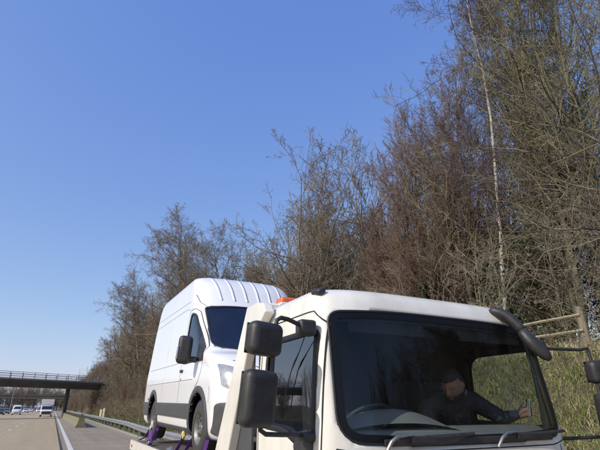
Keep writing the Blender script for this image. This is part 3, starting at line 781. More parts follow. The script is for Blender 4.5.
# ================================================================== THE PERSON IN THE CAB
def skin_mesh(chains, sub=2):
    """chains of (point, radius); points shared between chains are merged -> evaluated mesh data"""
    pts, rad, edges, key = [], [], [], {}
    for ch in chains:
        prev = None
        for p, r in ch:
            k = tuple(round(c, 4) for c in p)
            if k not in key: key[k] = len(pts); pts.append(p); rad.append(r)
            if prev is not None and prev != key[k]: edges.append((prev, key[k]))
            prev = key[k]
    me = bpy.data.meshes.new('tmp'); me.from_pydata(pts, edges, [])
    o = bpy.data.objects.new('tmp', me); col.objects.link(o)
    o.modifiers.new('skin', 'SKIN')
    for i, r in enumerate(rad):
        d = me.skin_vertices[0].data[i]; d.radius = (r, r) if not isinstance(r, tuple) else r
        d.use_root = (i == 0)
    sb = o.modifiers.new('sub', 'SUBSURF'); sb.levels = sub; sb.render_levels = sub
    dg = bpy.context.evaluated_depsgraph_get()
    out = bpy.data.meshes.new_from_object(o.evaluated_get(dg))
    bpy.data.objects.remove(o)
    return out

def head_verts(c, Rm, s=1.0):
    """head: sphere shaped into skull, brow, nose, cheeks, jaw; faces local -y"""
    bm = bmesh.new(); bmesh.ops.create_uvsphere(bm, u_segments=40, v_segments=28, radius=1)
    for v in bm.verts:
        x, y, z = v.co
        px, py, pz = x * .076, y * .097, z * .118
        if z < 0:
            k = -z; px *= 1 - .30 * k * k; py = py * (1 - .18 * k) - .012 * k
        if y < 0:
            f = -y
            g = lambda cx, cz, sx, sz: math.exp(-((px - cx) / sx) ** 2 - ((pz - cz) / sz) ** 2)
            py -= .026 * f * g(0, -.012, .012, .018) + .013 * f * g(0, .014, .009, .03)
            py -= .007 * f * (g(.03, .032, .02, .009) + g(-.03, .032, .02, .009))
            py += .010 * f * (g(.031, .012, .015, .010) + g(-.031, .012, .015, .010))
            py -= .006 * f * g(0, -.058, .02, .008); py += .004 * f * g(0, -.05, .02, .004)
            py -= .010 * f * g(0, -.092, .025, .018)
        for sx in (-1, 1):
            q = math.exp(-((py - .012) / .018) ** 2 - ((pz - .0) / .030) ** 2) * max(0, sx * x) ** 4
            px += sx * .016 * q
        v.co = Vector(c) + Rm @ Vector((px, py, pz)) * s
    V = [tuple(v.co) for v in bm.verts]; F = [tuple(v.index for v in f.verts) for f in bm.faces]
    bm.free(); return V, F

def merge(name, parts, mat, parent, vox=.007):
    V, F = [], []
    for p in parts:
        b = len(V)
        if isinstance(p, tuple): V += p[0]; F += [tuple(i + b for i in f) for f in p[1]]
        else:
            V += [tuple(v.co) for v in p.vertices]; F += [tuple(i + b for i in f.vertices) for f in p.polygons]
    me = bpy.data.meshes.new(name); me.from_pydata(V, [], F)
    o = obj_from(name, me, mat, parent, True)
    if vox:
        rm = o.modifiers.new('remesh', 'REMESH'); rm.mode = 'VOXEL'; rm.voxel_size = vox; rm.use_smooth_shade = True
        sm = o.modifiers.new('smooth', 'SMOOTH'); sm.factor = .5; sm.iterations = 3
    return o

def limb(chain, n=14):
    """tapered round limb through (point, radius) joints with a ball at each joint"""
    mb = MB()
    P = [Vector(p) for p, _ in chain]; rr = [r for _, r in chain]
    Q, q = [], []
    for a, b, ra, rb in zip(P, P[1:], rr, rr[1:]):
        for k in range(5):
            t = k / 5; Q.append(a + (b - a) * t); q.append(ra + (rb - ra) * t)
    Q.append(P[-1]); q.append(rr[-1])
    mb.tube(Q, q, n)
    for p, r in chain:
        mb.lathe([(max(.0005, r * math.cos(t)), r * math.sin(t)) for t in np.linspace(-math.pi / 2, math.pi / 2, 9)], p, 'z', n)
    return (mb.v, mb.f)
PO = (3.36, 3.46, 1.25)
person = thing('person', PO, 'person in a dark jacket leaning forward inside the truck cab, looking down', 'person')
W3 = lambda x, y, z: (x - PO[0], y - PO[1], z - PO[2])
pel = (0, 0, .08); sp1 = W3(3.30, 3.38, 1.44); sp2 = W3(3.20, 3.27, 1.585); nk = W3(3.10, 3.14, 1.70); hd = W3(3.05, 3.09, 1.765)
clL = W3(3.22, 3.20, 1.665); clR = W3(3.02, 3.24, 1.655)
shL = W3(3.37, 3.19, 1.655); elL = W3(3.585, 3.07, 1.515); wrL = W3(3.70, 2.995, 1.545)
shR = W3(2.90, 3.28, 1.60); elR = W3(2.87, 3.22, 1.36); wrR = W3(3.05, 3.12, 1.30)
hipL = (.10, -.02, .06); hipR = (-.10, -.02, .06); knL = (.15, -.30, .10); knR = (-.12, -.30, .10); anL = (.15, -.34, -.20); anR = (-.12, -.34, -.20)
HC = Vector(W3(3.015, 3.045, 1.775)); HR = (Matrix.Rotation(R(-72), 3, 'Z') @ Matrix.Rotation(R(30), 3, 'X')); HS = 1.14
parts = [limb([(pel, .12), (sp1, .13), (sp2, .125), (nk, .062), (hd, .06)]), limb([(sp2, .12), (clL, .08), (shL, .066), (elL, .046), (wrL, .030)]),
         limb([(sp2, .12), (clR, .08), (shR, .066), (elR, .046), (wrR, .030)]), limb([(pel, .12), (hipL, .09), (knL, .062), (anL, .045)]),
         limb([(pel, .12), (hipR, .09), (knR, .062), (anR, .045)]), head_verts(HC, HR, HS)]
# hands: palm plus five bent fingers closed on what they hold
def hand(w, d, up, side, curl):
    w, d, up, side = Vector(w), Vector(d).normalized(), Vector(up).normalized(), Vector(side).normalized()
    out = [limb([(tuple(w - d * .03 + side * k), .027), (tuple(w + d * .045 + side * k * 2.2), .024), (tuple(w + d * .08 + side * k * 2.2), .021)], 10) for k in (-.008, .008)]
    for o_, ln in ((-.033, .070), (-.011, .080), (.011, .076), (.033, .060)):
        p = [w + d * .07 + side * o_]; dd = d.copy()
        for k in range(3):
            dd = (dd + up * curl * (.6 + .5 * k)).normalized(); p.append(p[-1] + dd * ln * (.5, .34, .26)[k] * 1.15)
        out.append(limb([(tuple(q), r) for q, r in zip(p, (.0105, .0105, .0098, .0085))], 8))
    b = w + d * .02 - side * .026; t1 = b + (d * .6 - side * .8).normalized() * .04
    out.append(limb([(tuple(b), .014), (tuple(t1), .012), (tuple(t1 + (d + up * .7).normalized() * .036), .0095)], 8))
    return out
parts += hand(wrL, (.72, -.42, .22), (-.45, -.75, 0), (.1, 0, -1), .8)
parts += hand(wrR, (.75, -.5, .15), (0, 0, -1), (.55, .8, 0), .5)
merge('body', parts, M['skin'], person, .0055)
# jacket and trousers follow the body
merge('jacket', [limb([((0, 0, .05), .14), (sp1, .152), (sp2, .148), (W3(3.14, 3.19, 1.655), .095)]),
                 limb([(sp2, .14), (clL, .105), (shL, .088), (W3(3.48, 3.13, 1.585), .072), (elL, .064), (W3(3.675, 3.012, 1.54), .045)]),
                 limb([(sp2, .14), (clR, .105), (shR, .088), (elR, .064), (W3(3.02, 3.135, 1.31), .046)])], M['jacket'], person, .009)
merge('trousers', [limb([(pel, .13), (hipL, .10), (knL, .074), (anL, .056)]), limb([(pel, .13), (hipR, .10), (knR, .074), (anR, .056)])], M['jeans'], person, .011)
hb = MB()
hc_ = Vector(W3(3.14, 3.17, 1.695))
hb.tube([tuple(hc_ + Vector((math.cos(a) * .092, math.sin(a) * .088, .035 * math.cos(a) + .012))) for a in np.linspace(-1.5, 2.3, 16)], [.012] + [.028] * 14 + [.012], 8)
hb.obj('hood', M['hood'], person, sub=1)
# hair: cap over the skull, and a short beard along the jaw
def shell(name, keep, grow):
    V, F = head_verts(HC, HR, HS)
    inv = HR.inverted(); W = []; g_ = np.random.default_rng(3)
    for v in V:
        q = Vector(v) - HC; W.append(tuple(HC + q * (1 + grow) + Vector((g_.normal(0, .0025), g_.normal(0, .0025), g_.normal(0, .0025)))))
    ok = [keep((inv @ (Vector(v) - HC)) / HS) for v in V]
    F = [f for f in F if all(ok[i] for i in f)]
    me = bpy.data.meshes.new(name); me.from_pydata(W, [], F)
    bm = bmesh.new(); bm.from_mesh(me); bmesh.ops.delete(bm, geom=[v for v in bm.verts if not v.link_faces], context='VERTS'); bm.to_mesh(me); bm.free()
    o = obj_from(name, me, M['hair'], person, True)
    sm = o.modifiers.new('thickness', 'SOLIDIFY'); sm.thickness = .012; sm.offset = -1
    return o
shell('hair', lambda q: q.z > .060 or (q.y > -.012 and q.z > .020) or (q.y > .028 and q.z > -.055), .09)
shell('beard', lambda q: -.14 < q.z < -.028 and q.y < .04 and not (abs(q.x) < .018 and -.060 < q.z < -.050), .07)
for sx in (-1, 1):
    e = MB().lathe([(.0005, -.011), (.008, -.008), (.011, 0), (.008, .008), (.0005, .011)], HC + HR @ (Vector((sx * .031, -.077, .010)) * HS), 'z', 12)
    e.obj('eye', M['eye'], person)
# the hand-held device by the door pillar
dev = MB().box((3.775, 2.935, 1.60), (.012, .075, .15), rot=(0, .1, -.5))
dv = dev.obj('handheld_device', M['screen'], None, bevel=.005)
tag(dv, 'pale slim device upright in the hand by the door pillar', 'device')

# ================================================================== THE ROADSIDE
# crash barrier
cb = thing('crash_barrier', (4.98, 24, 0), 'galvanised steel crash barrier along the shoulder edge behind the van', 'barrier')
prof = [(0, .38), (-.03, .40), (-.08, .44), (-.08, .50), (-.02, .53), (-.02, .55), (-.08, .58), (-.08, .64), (-.03, .68), (0, .70),
        (.004, .70), (-.024, .678), (-.074, .638), (-.074, .582), (-.014, .552), (-.014, .528), (-.074, .498), (-.074, .442), (-.024, .402), (.004, .38)]
mr_ = MB(); n = len(prof)
ysr = np.linspace(-34, 240, 90)
Vr = []; Fr = []
def railx(Y): return -.25 * sstep(40, 24, Y + 24) * 2.2
for Y in ysr:
    for u, w in prof: Vr.append((u + railx(Y), Y, w))
for i in range(len(ysr) - 1):
    for k in range(n):
        a, b = i * n + k, i * n + (k + 1) % n; Fr.append((a, b, b + n, a + n))
mr_.add(Vr, Fr).obj('rail', M['steel'], cb)
pme = None
for k in range(56):
    Y = -33 + k * 3.2
    if pme is None:
        p0 = MB().box((.06, 0, .32), (.11, .05, .76)).obj('post', M['steel'], cb); pme = p0.data; p0.location = (railx(Y), Y, 0)
    else:
        p = bpy.data.objects.new('post', pme); link(p, cb); p.location = (railx(Y), Y, 0)

# raised concrete island between carriageway and shoulder, grass on top
isl = thing('concrete_barrier', (2.42, 47, 0), 'weathered concrete barrier with mossy top beside the edge line', 'barrier')
w = MB()
Vw = []; Fw = []
yy = np.linspace(0, 62, 32)
for Y in yy:
    k = .25 + .75 * min(1, Y / .01 + .0) if False else 1
    for u, z in [(-.42, 0), (-.42, .12), (-.30, .34), (-.22, .80), (.22, .80), (.30, .34), (.42, .12), (.42, 0)]:
        Vw.append((u + .02 * math.sin(Y * .7) - .48 * sstep(0, 60, Y), Y, z * (1 + .02 * math.sin(Y * 1.3))))
for i in range(len(yy) - 1):
    for k in range(8):
        a, b = i * 8 + k, i * 8 + (k + 1) % 8; Fw.append((a, b, b + 8, a + 8))
Fw += [tuple(range(8)), tuple(range(len(Vw) - 1, len(Vw) - 9, -1))]
w.add(Vw, Fw).obj('barrier_wall', M['mossy'], isl, smooth=False)

# two cream marker boards on the verge
for i, (x, y, lab) in enumerate(((5.55, 67.0, 'cream rectangular board on the verge behind the crash barrier, nearer the bridge'), (5.95, 67.6, 'cream rectangular board on the verge behind the crash barrier, nearer the van'))):
    t = thing('marker_board', (x, y, float(bank(x, y))), lab, 'marker board', 'cream boards on the verge', R(-42))
    MB().box((0, 0, .75), (.30, .08, 1.25)).obj('panel', M['cream'], t, bevel=.01)
    MB().box((0, .06, .4), (.08, .05, .9)).obj('stake', M['post_wood'], t)

# post and rail fence along the top of the bank
fn = thing('wooden_fence', (12, 7.25, float(bank(12, 7.25))), 'weathered post and rail fence on the bank above the truck cab', 'fence')
fz0 = float(bank(12, 7.25))
fposts = [7.25, 9.35, 11.5, 13.7, 15.9, 18.1]
rnd = random.Random(4)
for Y in fposts:
    z = float(bank(12, Y)) - fz0
    t = MB().tube([(rnd.uniform(-.02, .02), Y - 7.25, z - .3), (0, Y - 7.25, z + .5), (rnd.uniform(-.03, .03), Y - 7.25, z + 1.12)], [.10, .098, .092], 9)
    t.obj('post', M['post_wood'], fn, smooth=False)
for a, b in zip(fposts, fposts[1:]):
    for h in (.92, .52):
        za, zb = float(bank(12, a)) - fz0, float(bank(12, b)) - fz0
        t = MB().tube([(-.09, a - 7.25 - .05, za + h + rnd.uniform(-.03, .03)), (-.10, (a + b) / 2 - 7.25, (za + zb) / 2 + h - .015), (-.09, b - 7.25 + .05, zb + h + rnd.uniform(-.03, .03))], [.066, .07, .064], 6, flat=.6)
        t.obj('rail', M['wood'], fn, smooth=False)

# overbridge on a skew
A, B = Vector((-36, 75, 0)), Vector((15, 105, 0))
bd = (B - A).normalized(); bn = Vector((bd.y, -bd.x, 0)); BL = (B - A).length
br = thing('footbridge', (A.x, A.y, 0), 'dark concrete overbridge with grey railings crossing the motorway', 'bridge')
br.rotation_euler = (0, 0, math.atan2(bd.y, bd.x))
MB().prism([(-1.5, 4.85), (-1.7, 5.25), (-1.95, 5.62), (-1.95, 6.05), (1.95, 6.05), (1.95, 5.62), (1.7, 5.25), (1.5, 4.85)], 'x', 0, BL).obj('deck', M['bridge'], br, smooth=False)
for s in (-1, 1):
    MB().box((BL / 2, s * 1.95, 6.03), (BL, .12, .22)).obj('edge_beam', M['concrete'], br)
    for h in (6.42, 6.78, 7.14):
        MB().box((BL / 2, s * 1.9, h), (BL, .06, .07)).obj('parapet_rail', M['rail_grey'], br)
    pm0 = None
    for k in range(int(BL / 2.0)):
        if pm0 is None:
            q = MB().box((0, 0, .52), (.09, .08, 1.08)).obj('parapet_post', M['rail_grey'], br); pm0 = q.data
        else:
            q = bpy.data.objects.new('parapet_post', pm0); link(q, br)
        q.location = (k * 2 + .4, s * 1.9, 6.1)
tpier = (Vector((1.85, 97.3, 0)) - A).dot(bd)
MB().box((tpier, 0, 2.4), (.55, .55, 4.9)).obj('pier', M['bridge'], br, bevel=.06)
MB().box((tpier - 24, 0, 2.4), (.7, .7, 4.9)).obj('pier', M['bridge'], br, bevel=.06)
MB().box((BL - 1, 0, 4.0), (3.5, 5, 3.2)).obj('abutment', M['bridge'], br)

fb = thing('far_overbridge', (0, 300, 0), 'flat dark overbridge far along the motorway beyond the traffic', 'bridge')
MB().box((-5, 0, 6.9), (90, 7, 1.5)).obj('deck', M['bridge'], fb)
MB().box((-5, -3.6, 8.0), (90, .12, .7)).obj('parapet', M['bridge'], fb)
for x in (-44, -15.6, 6):
    MB().box((x, 0, 3.1), (1.0, 5, 6.2)).obj('pier', M['bridge'], fb)

# lamp column in the central reserve
lp = thing('lamp_column', (-15.7, 232, 0), 'slim grey lamp column in the central reserve beyond the overbridge', 'lamp post')
MB().tube([(0, 0, 0), (0, 0, 5), (0, 0, 10)], [.13, .10, .07], 8).obj('column', M['rail_grey'], lp)
for s in (-1, 1):
    a = MB().tube([(0, 0, 9.9), (s * .6, 0, 10.1), (s * 1.4, 0, 10.2)], .05, 6).obj('bracket', M['rail_grey'], lp)
    MB().box((s * 1.7, 0, 10.2), (.7, .3, .14)).obj('lantern', M['rail_grey'], lp, bevel=.03)
rb = thing('reserve_barrier', (-15.7, 60, 0), 'low concrete barrier along the central reserve', 'barrier')
MB().prism([(-.3, 0), (-.28, .15), (-.12, .35), (-.08, .9), (.08, .9), (.12, .35), (.28, .15), (.3, 0)], 'y', -80, 284).obj('barrier_wall', M['concrete'], rb, smooth=False)

# ================================================================== THE TRAFFIC
def vehicle(name, loc, label, cat, paint, kind):
    t = thing(name, loc, label, cat, 'traffic coming down the motorway')
    if kind == 'car':
        ct = [(.20, .10, 4.1, .78, .35, 3, .3, 3), (.35, .0, 4.2, .86, .4, 3, .3, 3), (.60, .0, 4.2, .88, .45, 3, .3, 3), (.75, .08, 4.2, .88, .45, 3, .3, 3),
              (.88, .5, 4.18, .86, .5, 3, .3, 3), (.96, 1.0, 4.1, .84, .4, 3, .3, 3), (1.2, 1.4, 3.9, .76, .3, 3, .3, 3), (1.42, 1.75, 3.6, .66, .25, 3, .3, 3), (1.47, 2.1, 3.3, .5, .2, 3, .3, 3), (1.48, 2.5, 3.0, .1, .1, 3, .1, 3)]
        wsl = [(-.66, 1.0), (-.56, 1.38), (.56, 1.38), (.66, 1.0)]; sd = [(1.45, 1.0), (1.85, 1.38), (3.3, 1.38), (3.7, 1.0)]; ax = (.85, 3.4); wr = .32; lz = (.60, .76)
    else:
        ct = [(.25, .10, 5.2, .9, .4, 3, .2, 4), (.4, .0, 5.3, .98, .5, 3, .2, 4), (.9, .03, 5.3, 1.0, .5, 3, .2, 4), (1.1, .2, 5.3, 1.0, .5, 3, .2, 4), (1.3, .75, 5.3, .98, .4, 3, .2, 4),
              (1.8, 1.25, 5.28, .94, .4, 3, .2, 4), (2.15, 1.6, 5.25, .88, .4, 3, .2, 4), (2.3, 2.0, 5.2, .7, .3, 3, .2, 4), (2.33, 2.6, 4.8, .2, .1, 3, .1, 3)]
        wsl = [(-.84, 1.34), (-.76, 1.95), (.76, 1.95), (.84, 1.34)]; sd = [(1.3, 1.36), (1.7, 1.9), (2.3, 1.9), (2.3, 1.36)]; ax = (1.0, 4.2); wr = .34; lz = (.78, .98)
    V, F, c = loft(ct, 34, 41, 20, 15)
    bo, bv = body('car_body', V, F, c, [], [paint], t, shell=0)
    patch('windscreen', bv, roundpoly(wsl, .06), 'y', -1, M['car_glass'], t, off=.006, grid=.2)
    for s in (-1, 1):
        patch('side_window', bv, roundpoly(sd, .05), 'x', s, M['car_glass'], t, off=.006, grid=.3)
        patch('headlight', bv, roundpoly([(s * .5, lz[0]), (s * .5, lz[1]), (s * .78, lz[1] + .03), (s * .8, lz[0])], .04), 'y', -1, M['lamp'], t, off=.006, grid=.2)
        for y in ax:
            wheel(t, (s * (.76 if kind == 'car' else .86), y, wr), wr, .2, s)
    patch('grille', bv, roundpoly([(-.45, .36), (-.45, .58), (.45, .58), (.45, .36)], .05), 'y', -1, M['black_plastic'], t, off=.006, grid=.2)
    return t
vehicle('delivery_van', (-8.2, 143, 0), 'white delivery van in the third lane under the overbridge', 'van', M['car_white'], 'van')
vehicle('estate_car', (-11.9, 162, 0), 'dark car beside the white delivery van in the outer lane', 'car', M['car_grey'], 'car')
vehicle('saloon_car', (-11.6, 141, 0), 'dark blue car at the left edge of the photo', 'car', M['car_dark'], 'car')
vehicle('hatchback_car', (-8.2, 190, 0), 'white car just right of the white delivery van', 'car', M['car_white'], 'car')
vehicle('hatchback_car', (-8.0, 228, 0), 'white car midway between the delivery van and the box lorry', 'car', M['car_white'], 'car')
vehicle('hatchback_car', (-4.6, 204, 0), 'small white car just left of the box lorry', 'car', M['car_white'], 'car')
lo = thing('box_lorry', (-1.05, 107, 0), 'white box lorry in the inside lane beyond the overbridge', 'lorry', 'traffic coming down the motorway')
lc = [(.35, .1, 2.0, 1.0, .3, 4, .1, 4), (.5, .0, 2.0, 1.06, .35, 4, .1, 4), (1.0, .0, 2.0, 1.08, .4, 4, .1, 4), (1.3, .4, 2.0, 1.06, .4, 4, .1, 4), (1.9, .9, 2.0, 1.0, .4, 4, .1, 4), (2.2, 1.1, 2.0, .95, .3, 4, .1, 4), (2.22, 1.4, 1.8, .4, .1, 4, .1, 4)]
V, F, c = loft(lc, 30, 41, 14, 13)
bo, bv = body('cab_shell', V, F, c, [], [M['car_white']], lo, shell=0)
patch('windscreen', bv, roundpoly([(-.94, 1.32), (-.9, 1.95), (.9, 1.95), (.94, 1.32)], .08), 'y', -1, M['car_glass'], lo, off=.006, grid=.2)
patch('grille', bv, roundpoly([(-.8, .5), (-.8, 1.0), (.8, 1.0), (.8, .5)], .08), 'y', -1, M['black_plastic'], lo, off=.006, grid=.2)
MB().box((0, 4.2, 2.0), (2.25, 4.8, 2.4)).box((0, 1.6, 2.68), (2.249, 1.3, 1.03)).obj('cargo_box', M['car_white'], lo, bevel=.04)
for s in (-1, 1):
    patch('headlight', bv, roundpoly([(s * .72, .75), (s * .72, .95), (s * .98, .98), (s * 1.0, .78)], .04), 'y', -1, M['lamp'], lo, off=.012, grid=.2)
    MB().box((s * 1.22, .95, 1.6), (.2, .12, .42)).obj('door_mirror', M['black_plastic'], lo, bevel=.04)
    for y in (.9, 4.9): wheel(lo, (s * .92, y, .36), .36, .24, s)

# ================================================================== TREES AND UNDERGROWTH
def unit(v): return v / (np.linalg.norm(v, axis=-1, keepdims=True) + 1e-9)
def tubes(P, Rr, s):
    """P (n,k,3), R (n,k) -> verts, quads of n tubes with s sides"""
    n, k, _ = P.shape
    T = unit(np.gradient(P, axis=1)); ref = np.zeros((n, 1, 3)); ref[..., 2] = 1
    steep = np.abs(T[:, :1, 2:3]) > .85
    ref = np.where(steep, np.array([1., 0, 0]), ref)
    U = unit(np.cross(T, np.broadcast_to(ref, T.shape))); W = np.cross(T, U)
    a = np.arange(s) * 2 * math.pi / s
    V = P[:, :, None] + Rr[:, :, None, None] * (U[:, :, None] * np.cos(a)[:, None] + W[:, :, None] * np.sin(a)[:, None])
    base = (np.arange(n) * k * s)[:, None, None] + (np.arange(k - 1) * s)[None, :, None]
    q = np.arange(s)[None, None]; q2 = (q + 1) % s
    F = np.stack([base + q, base + q2, base + q2 + s, base + q + s], -1).reshape(-1, 4)
    return V.reshape(-1, 3), F

class Geo:
    def __init__(s): s.V = []; s.F = {}; s.n = 0
    def add(s, V, F):
        s.V.append(V); s.F.setdefault(F.shape[1], []).append(F + s.n); s.n += len(V)
    def mesh(s, name): return np_mesh(name, np.concatenate(s.V), [np.concatenate(f) for f in s.F.values()])

def path(rng, p0, d0, L, k, jit, up):
    n = len(p0); P = np.zeros((n, k, 3)); P[:, 0] = p0; d = d0.copy()
    for j in range(1, k):
        d = unit(d + rng.normal(0, jit, (n, 3)) + np.array([0, 0, up]))
        P[:, j] = P[:, j - 1] + d * (L / (k - 1))[:, None]
    return P

def grow(rng, P, Rr, L, m, t0, t1, ang, ratio, shape, k, jit, up, rk, rmin):
    n, kp, _ = P.shape; N = n * m
    t = (t0 + (t1 - t0) * (np.arange(m)[None] + rng.random((n, m))) / m).reshape(-1)
    pi = np.repeat(np.arange(n), m); f = np.clip(t, 0, .999) * (kp - 1); i = f.astype(int); w = (f - i)[:, None]
    p0 = P[pi, i] * (1 - w) + P[pi, i + 1] * w; T = unit(P[pi, i + 1] - P[pi, i])
    rp = Rr[pi, i] * (1 - w[:, 0]) + Rr[pi, i + 1] * w[:, 0]
    rv = unit(rng.normal(size=(N, 3))); U = unit(rv - T * np.sum(rv * T, -1, keepdims=True))
    a = np.radians(rng.normal(ang[0], ang[1], N))[:, None]
    d = T * np.cos(a) + U * np.sin(a)
    Lc = L[pi] * ratio * (1 - shape * t) * rng.uniform(.65, 1.25, N)
    C = path(rng, p0, d, Lc, k, jit, up)
    r0 = np.maximum(rp * rk, rmin); rc = r0[:, None] * np.linspace(1, .35, k)[None]
    return C, np.maximum(rc, rmin * .8), Lc

KINDS = dict(
    # stems, spread, lv1(m,t0,ang,ratio,shape,up), lv2.., twig min radius
    ash=dict(stems=2, spread=12, l1=(15, .18, 46, .58, .50, .08), l2=(8, 46, .46, .06), l3=(6, 48, .46, .05), l4=(4, 45, .55, .03), jit=.12, rmin=.0105, tr=.17),
    oak=dict(stems=1, spread=4, l1=(34, .14, 54, .46, .50, .06), l2=(11, 50, .48, .04), l3=(8, 50, .44, .02), l4=(6, 48, .55, .0), jit=.15, rmin=.0085, tr=.20),
    upright=dict(stems=6, spread=11, l1=(20, .10, 34, .36, .40, .13), l2=(8, 34, .50, .12), l3=(6, 34, .50, .10), l4=(4, 34, .55, .08), jit=.09, rmin=.0085, tr=.085),
    willow=dict(stems=3, spread=7, l1=(24, .14, 33, .30, .50, .12), l2=(8, 38, .46, .08), l3=(6, 42, .46, .06), l4=(5, 40, .55, .04), jit=.09, rmin=.008, tr=.085),
    birch=dict(stems=1, spread=1, l1=(50, .25, 46, .19, .35, .06), l2=(9, 42, .48, -.02), l3=(7, 42, .50, -.08), l4=(5, 40, .6, -.12), jit=.10, rmin=.0075, tr=.055),
    thorn=dict(stems=2, spread=14, l1=(15, .12, 58, .50, .45, .02), l2=(7, 50, .48, .0), l3=(5, 52, .44, .0), l4=(3, 50, .5, .0), jit=.17, rmin=.006, tr=.10),
    shrub=dict(stems=9, spread=40, l1=(8, .2, 45, .45, .4, .0), l2=(5, 48, .45, -.02), l3=(4, 50, .45, .0), l4=(2, 50, .5, .0), jit=.16, rmin=.0055, tr=.04),
)
def tree_geo(kind, H, seed, lod=1.0, lean=(0, 0), rscale=1.0, fine=1.0, stem=None):
    k = KINDS[kind]; g = np.random.default_rng(seed)
    ns = k['stems']; rm = k['rmin'] * rscale
    az = g.uniform(0, 2 * math.pi, ns) + np.arange(ns) * 2.4
    sp = np.tan(np.radians(g.uniform(.2, 1.0, ns) * k['spread']))
    d0 = unit(np.stack([np.cos(az) * sp + lean[0], np.sin(az) * sp + lean[1], np.ones(ns)], 1))
    L = H * g.uniform(.82, 1.0, ns); L[0] = H
    base = np.stack([np.cos(az), np.sin(az), np.zeros(ns)], 1) * (k['tr'] * .9 if ns > 1 else 0); base[:, 2] = -.3
    P0 = path(g, base, d0, L, 18, k['jit'] * .42, .03) if stem is None else np.array([stem], float); R0 = k['tr'] * (H / 15) * (L / H)[:, None] * np.linspace(1, .10, 18)[None] ** .9
    m, t0, a, ra, sh, up = k['l1']
    P1, R1, L1 = grow(g, P0, R0, L, m, t0, .98, (a, 9), ra, sh, 9, k['jit'], up, .34 if kind == 'birch' else .5, rm * 1.6)
    m, a, ra, up = k['l2']; P2, R2, L2 = grow(g, P1, R1, L1, max(3, int(m * lod)), .15, 1, (a, 12), ra, .45, 6, k['jit'] * 1.1, up, .6, rm * 1.25)
    m, a, ra, up = k['l3']; P3, R3, L3 = grow(g, P2, R2, L2, max(3, int(m * lod)), .15, 1, (a, 14), ra, .35, 5, k['jit'] * 1.2, up, .65, rm)
    trunk = Geo(); crown = Geo(); trunk.add(*tubes(P0, R0, 9)); (crown if kind == 'birch' else trunk).add(*tubes(P1, R1, 5))
    crown.add(*tubes(P2, R2, 4)); crown.add(*tubes(P3, R3, 3))
    tips = P3
    if lod >= .8:
        m, a, ra, up = k['l4']; P4, R4, L4 = grow(g, P3, R3, L3, max(2, int(m * fine)), .1, 1, (a, 15), ra, .3, 3, k['jit'] * 1.2, up, .7, rm * .8)
        crown.add(*tubes(P4, R4, 3)); tips = P4
    return trunk, crown, tips

def leaf_quads(P, size, g, droop=0.3):
    n = len(P); a = unit(g.normal(size=(n, 3)) - np.array([0, 0, droop])); b = unit(np.cross(a, g.normal(size=(n, 3))))
    s = (size * g.uniform(.6, 1.4, n))[:, None]
    V = np.stack([P, P + a * s * .5 + b * s * .32, P + a * s, P + a * s * .5 - b * s * .32], 1).reshape(-1, 3)
    F = np.arange(n * 4).reshape(-1, 4); return V, F

def bark(name, c, c2, **kw): return pm(name, c, .9, scale=3, c2=c2, bump=.5, bscale=30, stretch=(1, 1, .3), **kw)
m_bark = dict(
    grey=bark('grey_brown_bark', (.21, .185, .145), (.10, .085, .065)),
    red=bark('reddish_bark', (.20, .145, .115), (.10, .07, .055)),
    olive=bark('olive_bark', (.20, .19, .125), (.085, .08, .05)),
    pale=bark('pale_bark', (.36, .33, .27), (.19, .17, .13)),
    dark=bark('dark_bark', (.085, .075, .06), (.045, .04, .032)))
def birch_bark():
    m = pm('birch_bark', (.50, .475, .42), .8, scale=4, c2=(.30, .28, .24), stretch=(1, 1, 3)); nt = m.node_tree; N, L = nt.nodes, nt.links
    b = N['Principled BSDF']; src = b.inputs['Base Color'].links[0].from_socket
    tc = N.new('ShaderNodeTexCoord'); mp = N.new('ShaderNodeMapping'); mp.inputs['Scale'].default_value = (2, 2, 9)
    L.new(tc.outputs['Object'], mp.inputs[0]); n = N.new('ShaderNodeTexNoise'); n.inputs['Scale'].default_value = 1.6; n.inputs['Detail'].default_value = 6
    L.new(mp.outputs[0], n.inputs['Vector']); r = N.new('ShaderNodeValToRGB'); r.color_ramp.elements[0].position = .56; r.color_ramp.elements[1].position = .62
    L.new(n.outputs['Fac'], r.inputs[0]); mx = N.new('ShaderNodeMix'); mx.data_type = 'RGBA'
    L.new(r.outputs[0], mx.inputs[0]); L.new(src, mx.inputs[6]); mx.inputs[7].default_value = (.05, .045, .04, 1)
    L.new(mx.outputs[2], b.inputs['Base Color']); return m
m_birch = birch_bark()
m_twig = dict(
    grey=pm('grey_twigs', (.27, .225, .165), .85, scale=2, c2=(.15, .12, .085), island=.45),
    red=pm('reddish_twigs', (.245, .175, .13), .85, scale=2, c2=(.14, .095, .07), island=.45),
    olive=pm('olive_twigs', (.26, .235, .145), .85, scale=2, c2=(.14, .125, .075), island=.45),
    pale=pm('pale_twigs', (.34, .31, .25), .85, scale=2, c2=(.22, .195, .15), island=.35),
    plum=pm('birch_twigs', (.13, .095, .085), .85, scale=2, c2=(.085, .06, .055), island=.35))
m_bud = pm('spring_buds', (.30, .31, .12), .8, scale=3, c2=(.15, .16, .055), island=.4)
m_seed = pm('dry_seed_clusters', (.07, .055, .035), .9, scale=5, island=.3)
m_leaf = pm('evergreen_leaf', (.055, .085, .025), .5, scale=2, c2=(.025, .045, .012), island=.5)
m_leaf2 = pm('yellow_green_leaf', (.13, .15, .04), .55, scale=2, c2=(.07, .09, .022), island=.5)

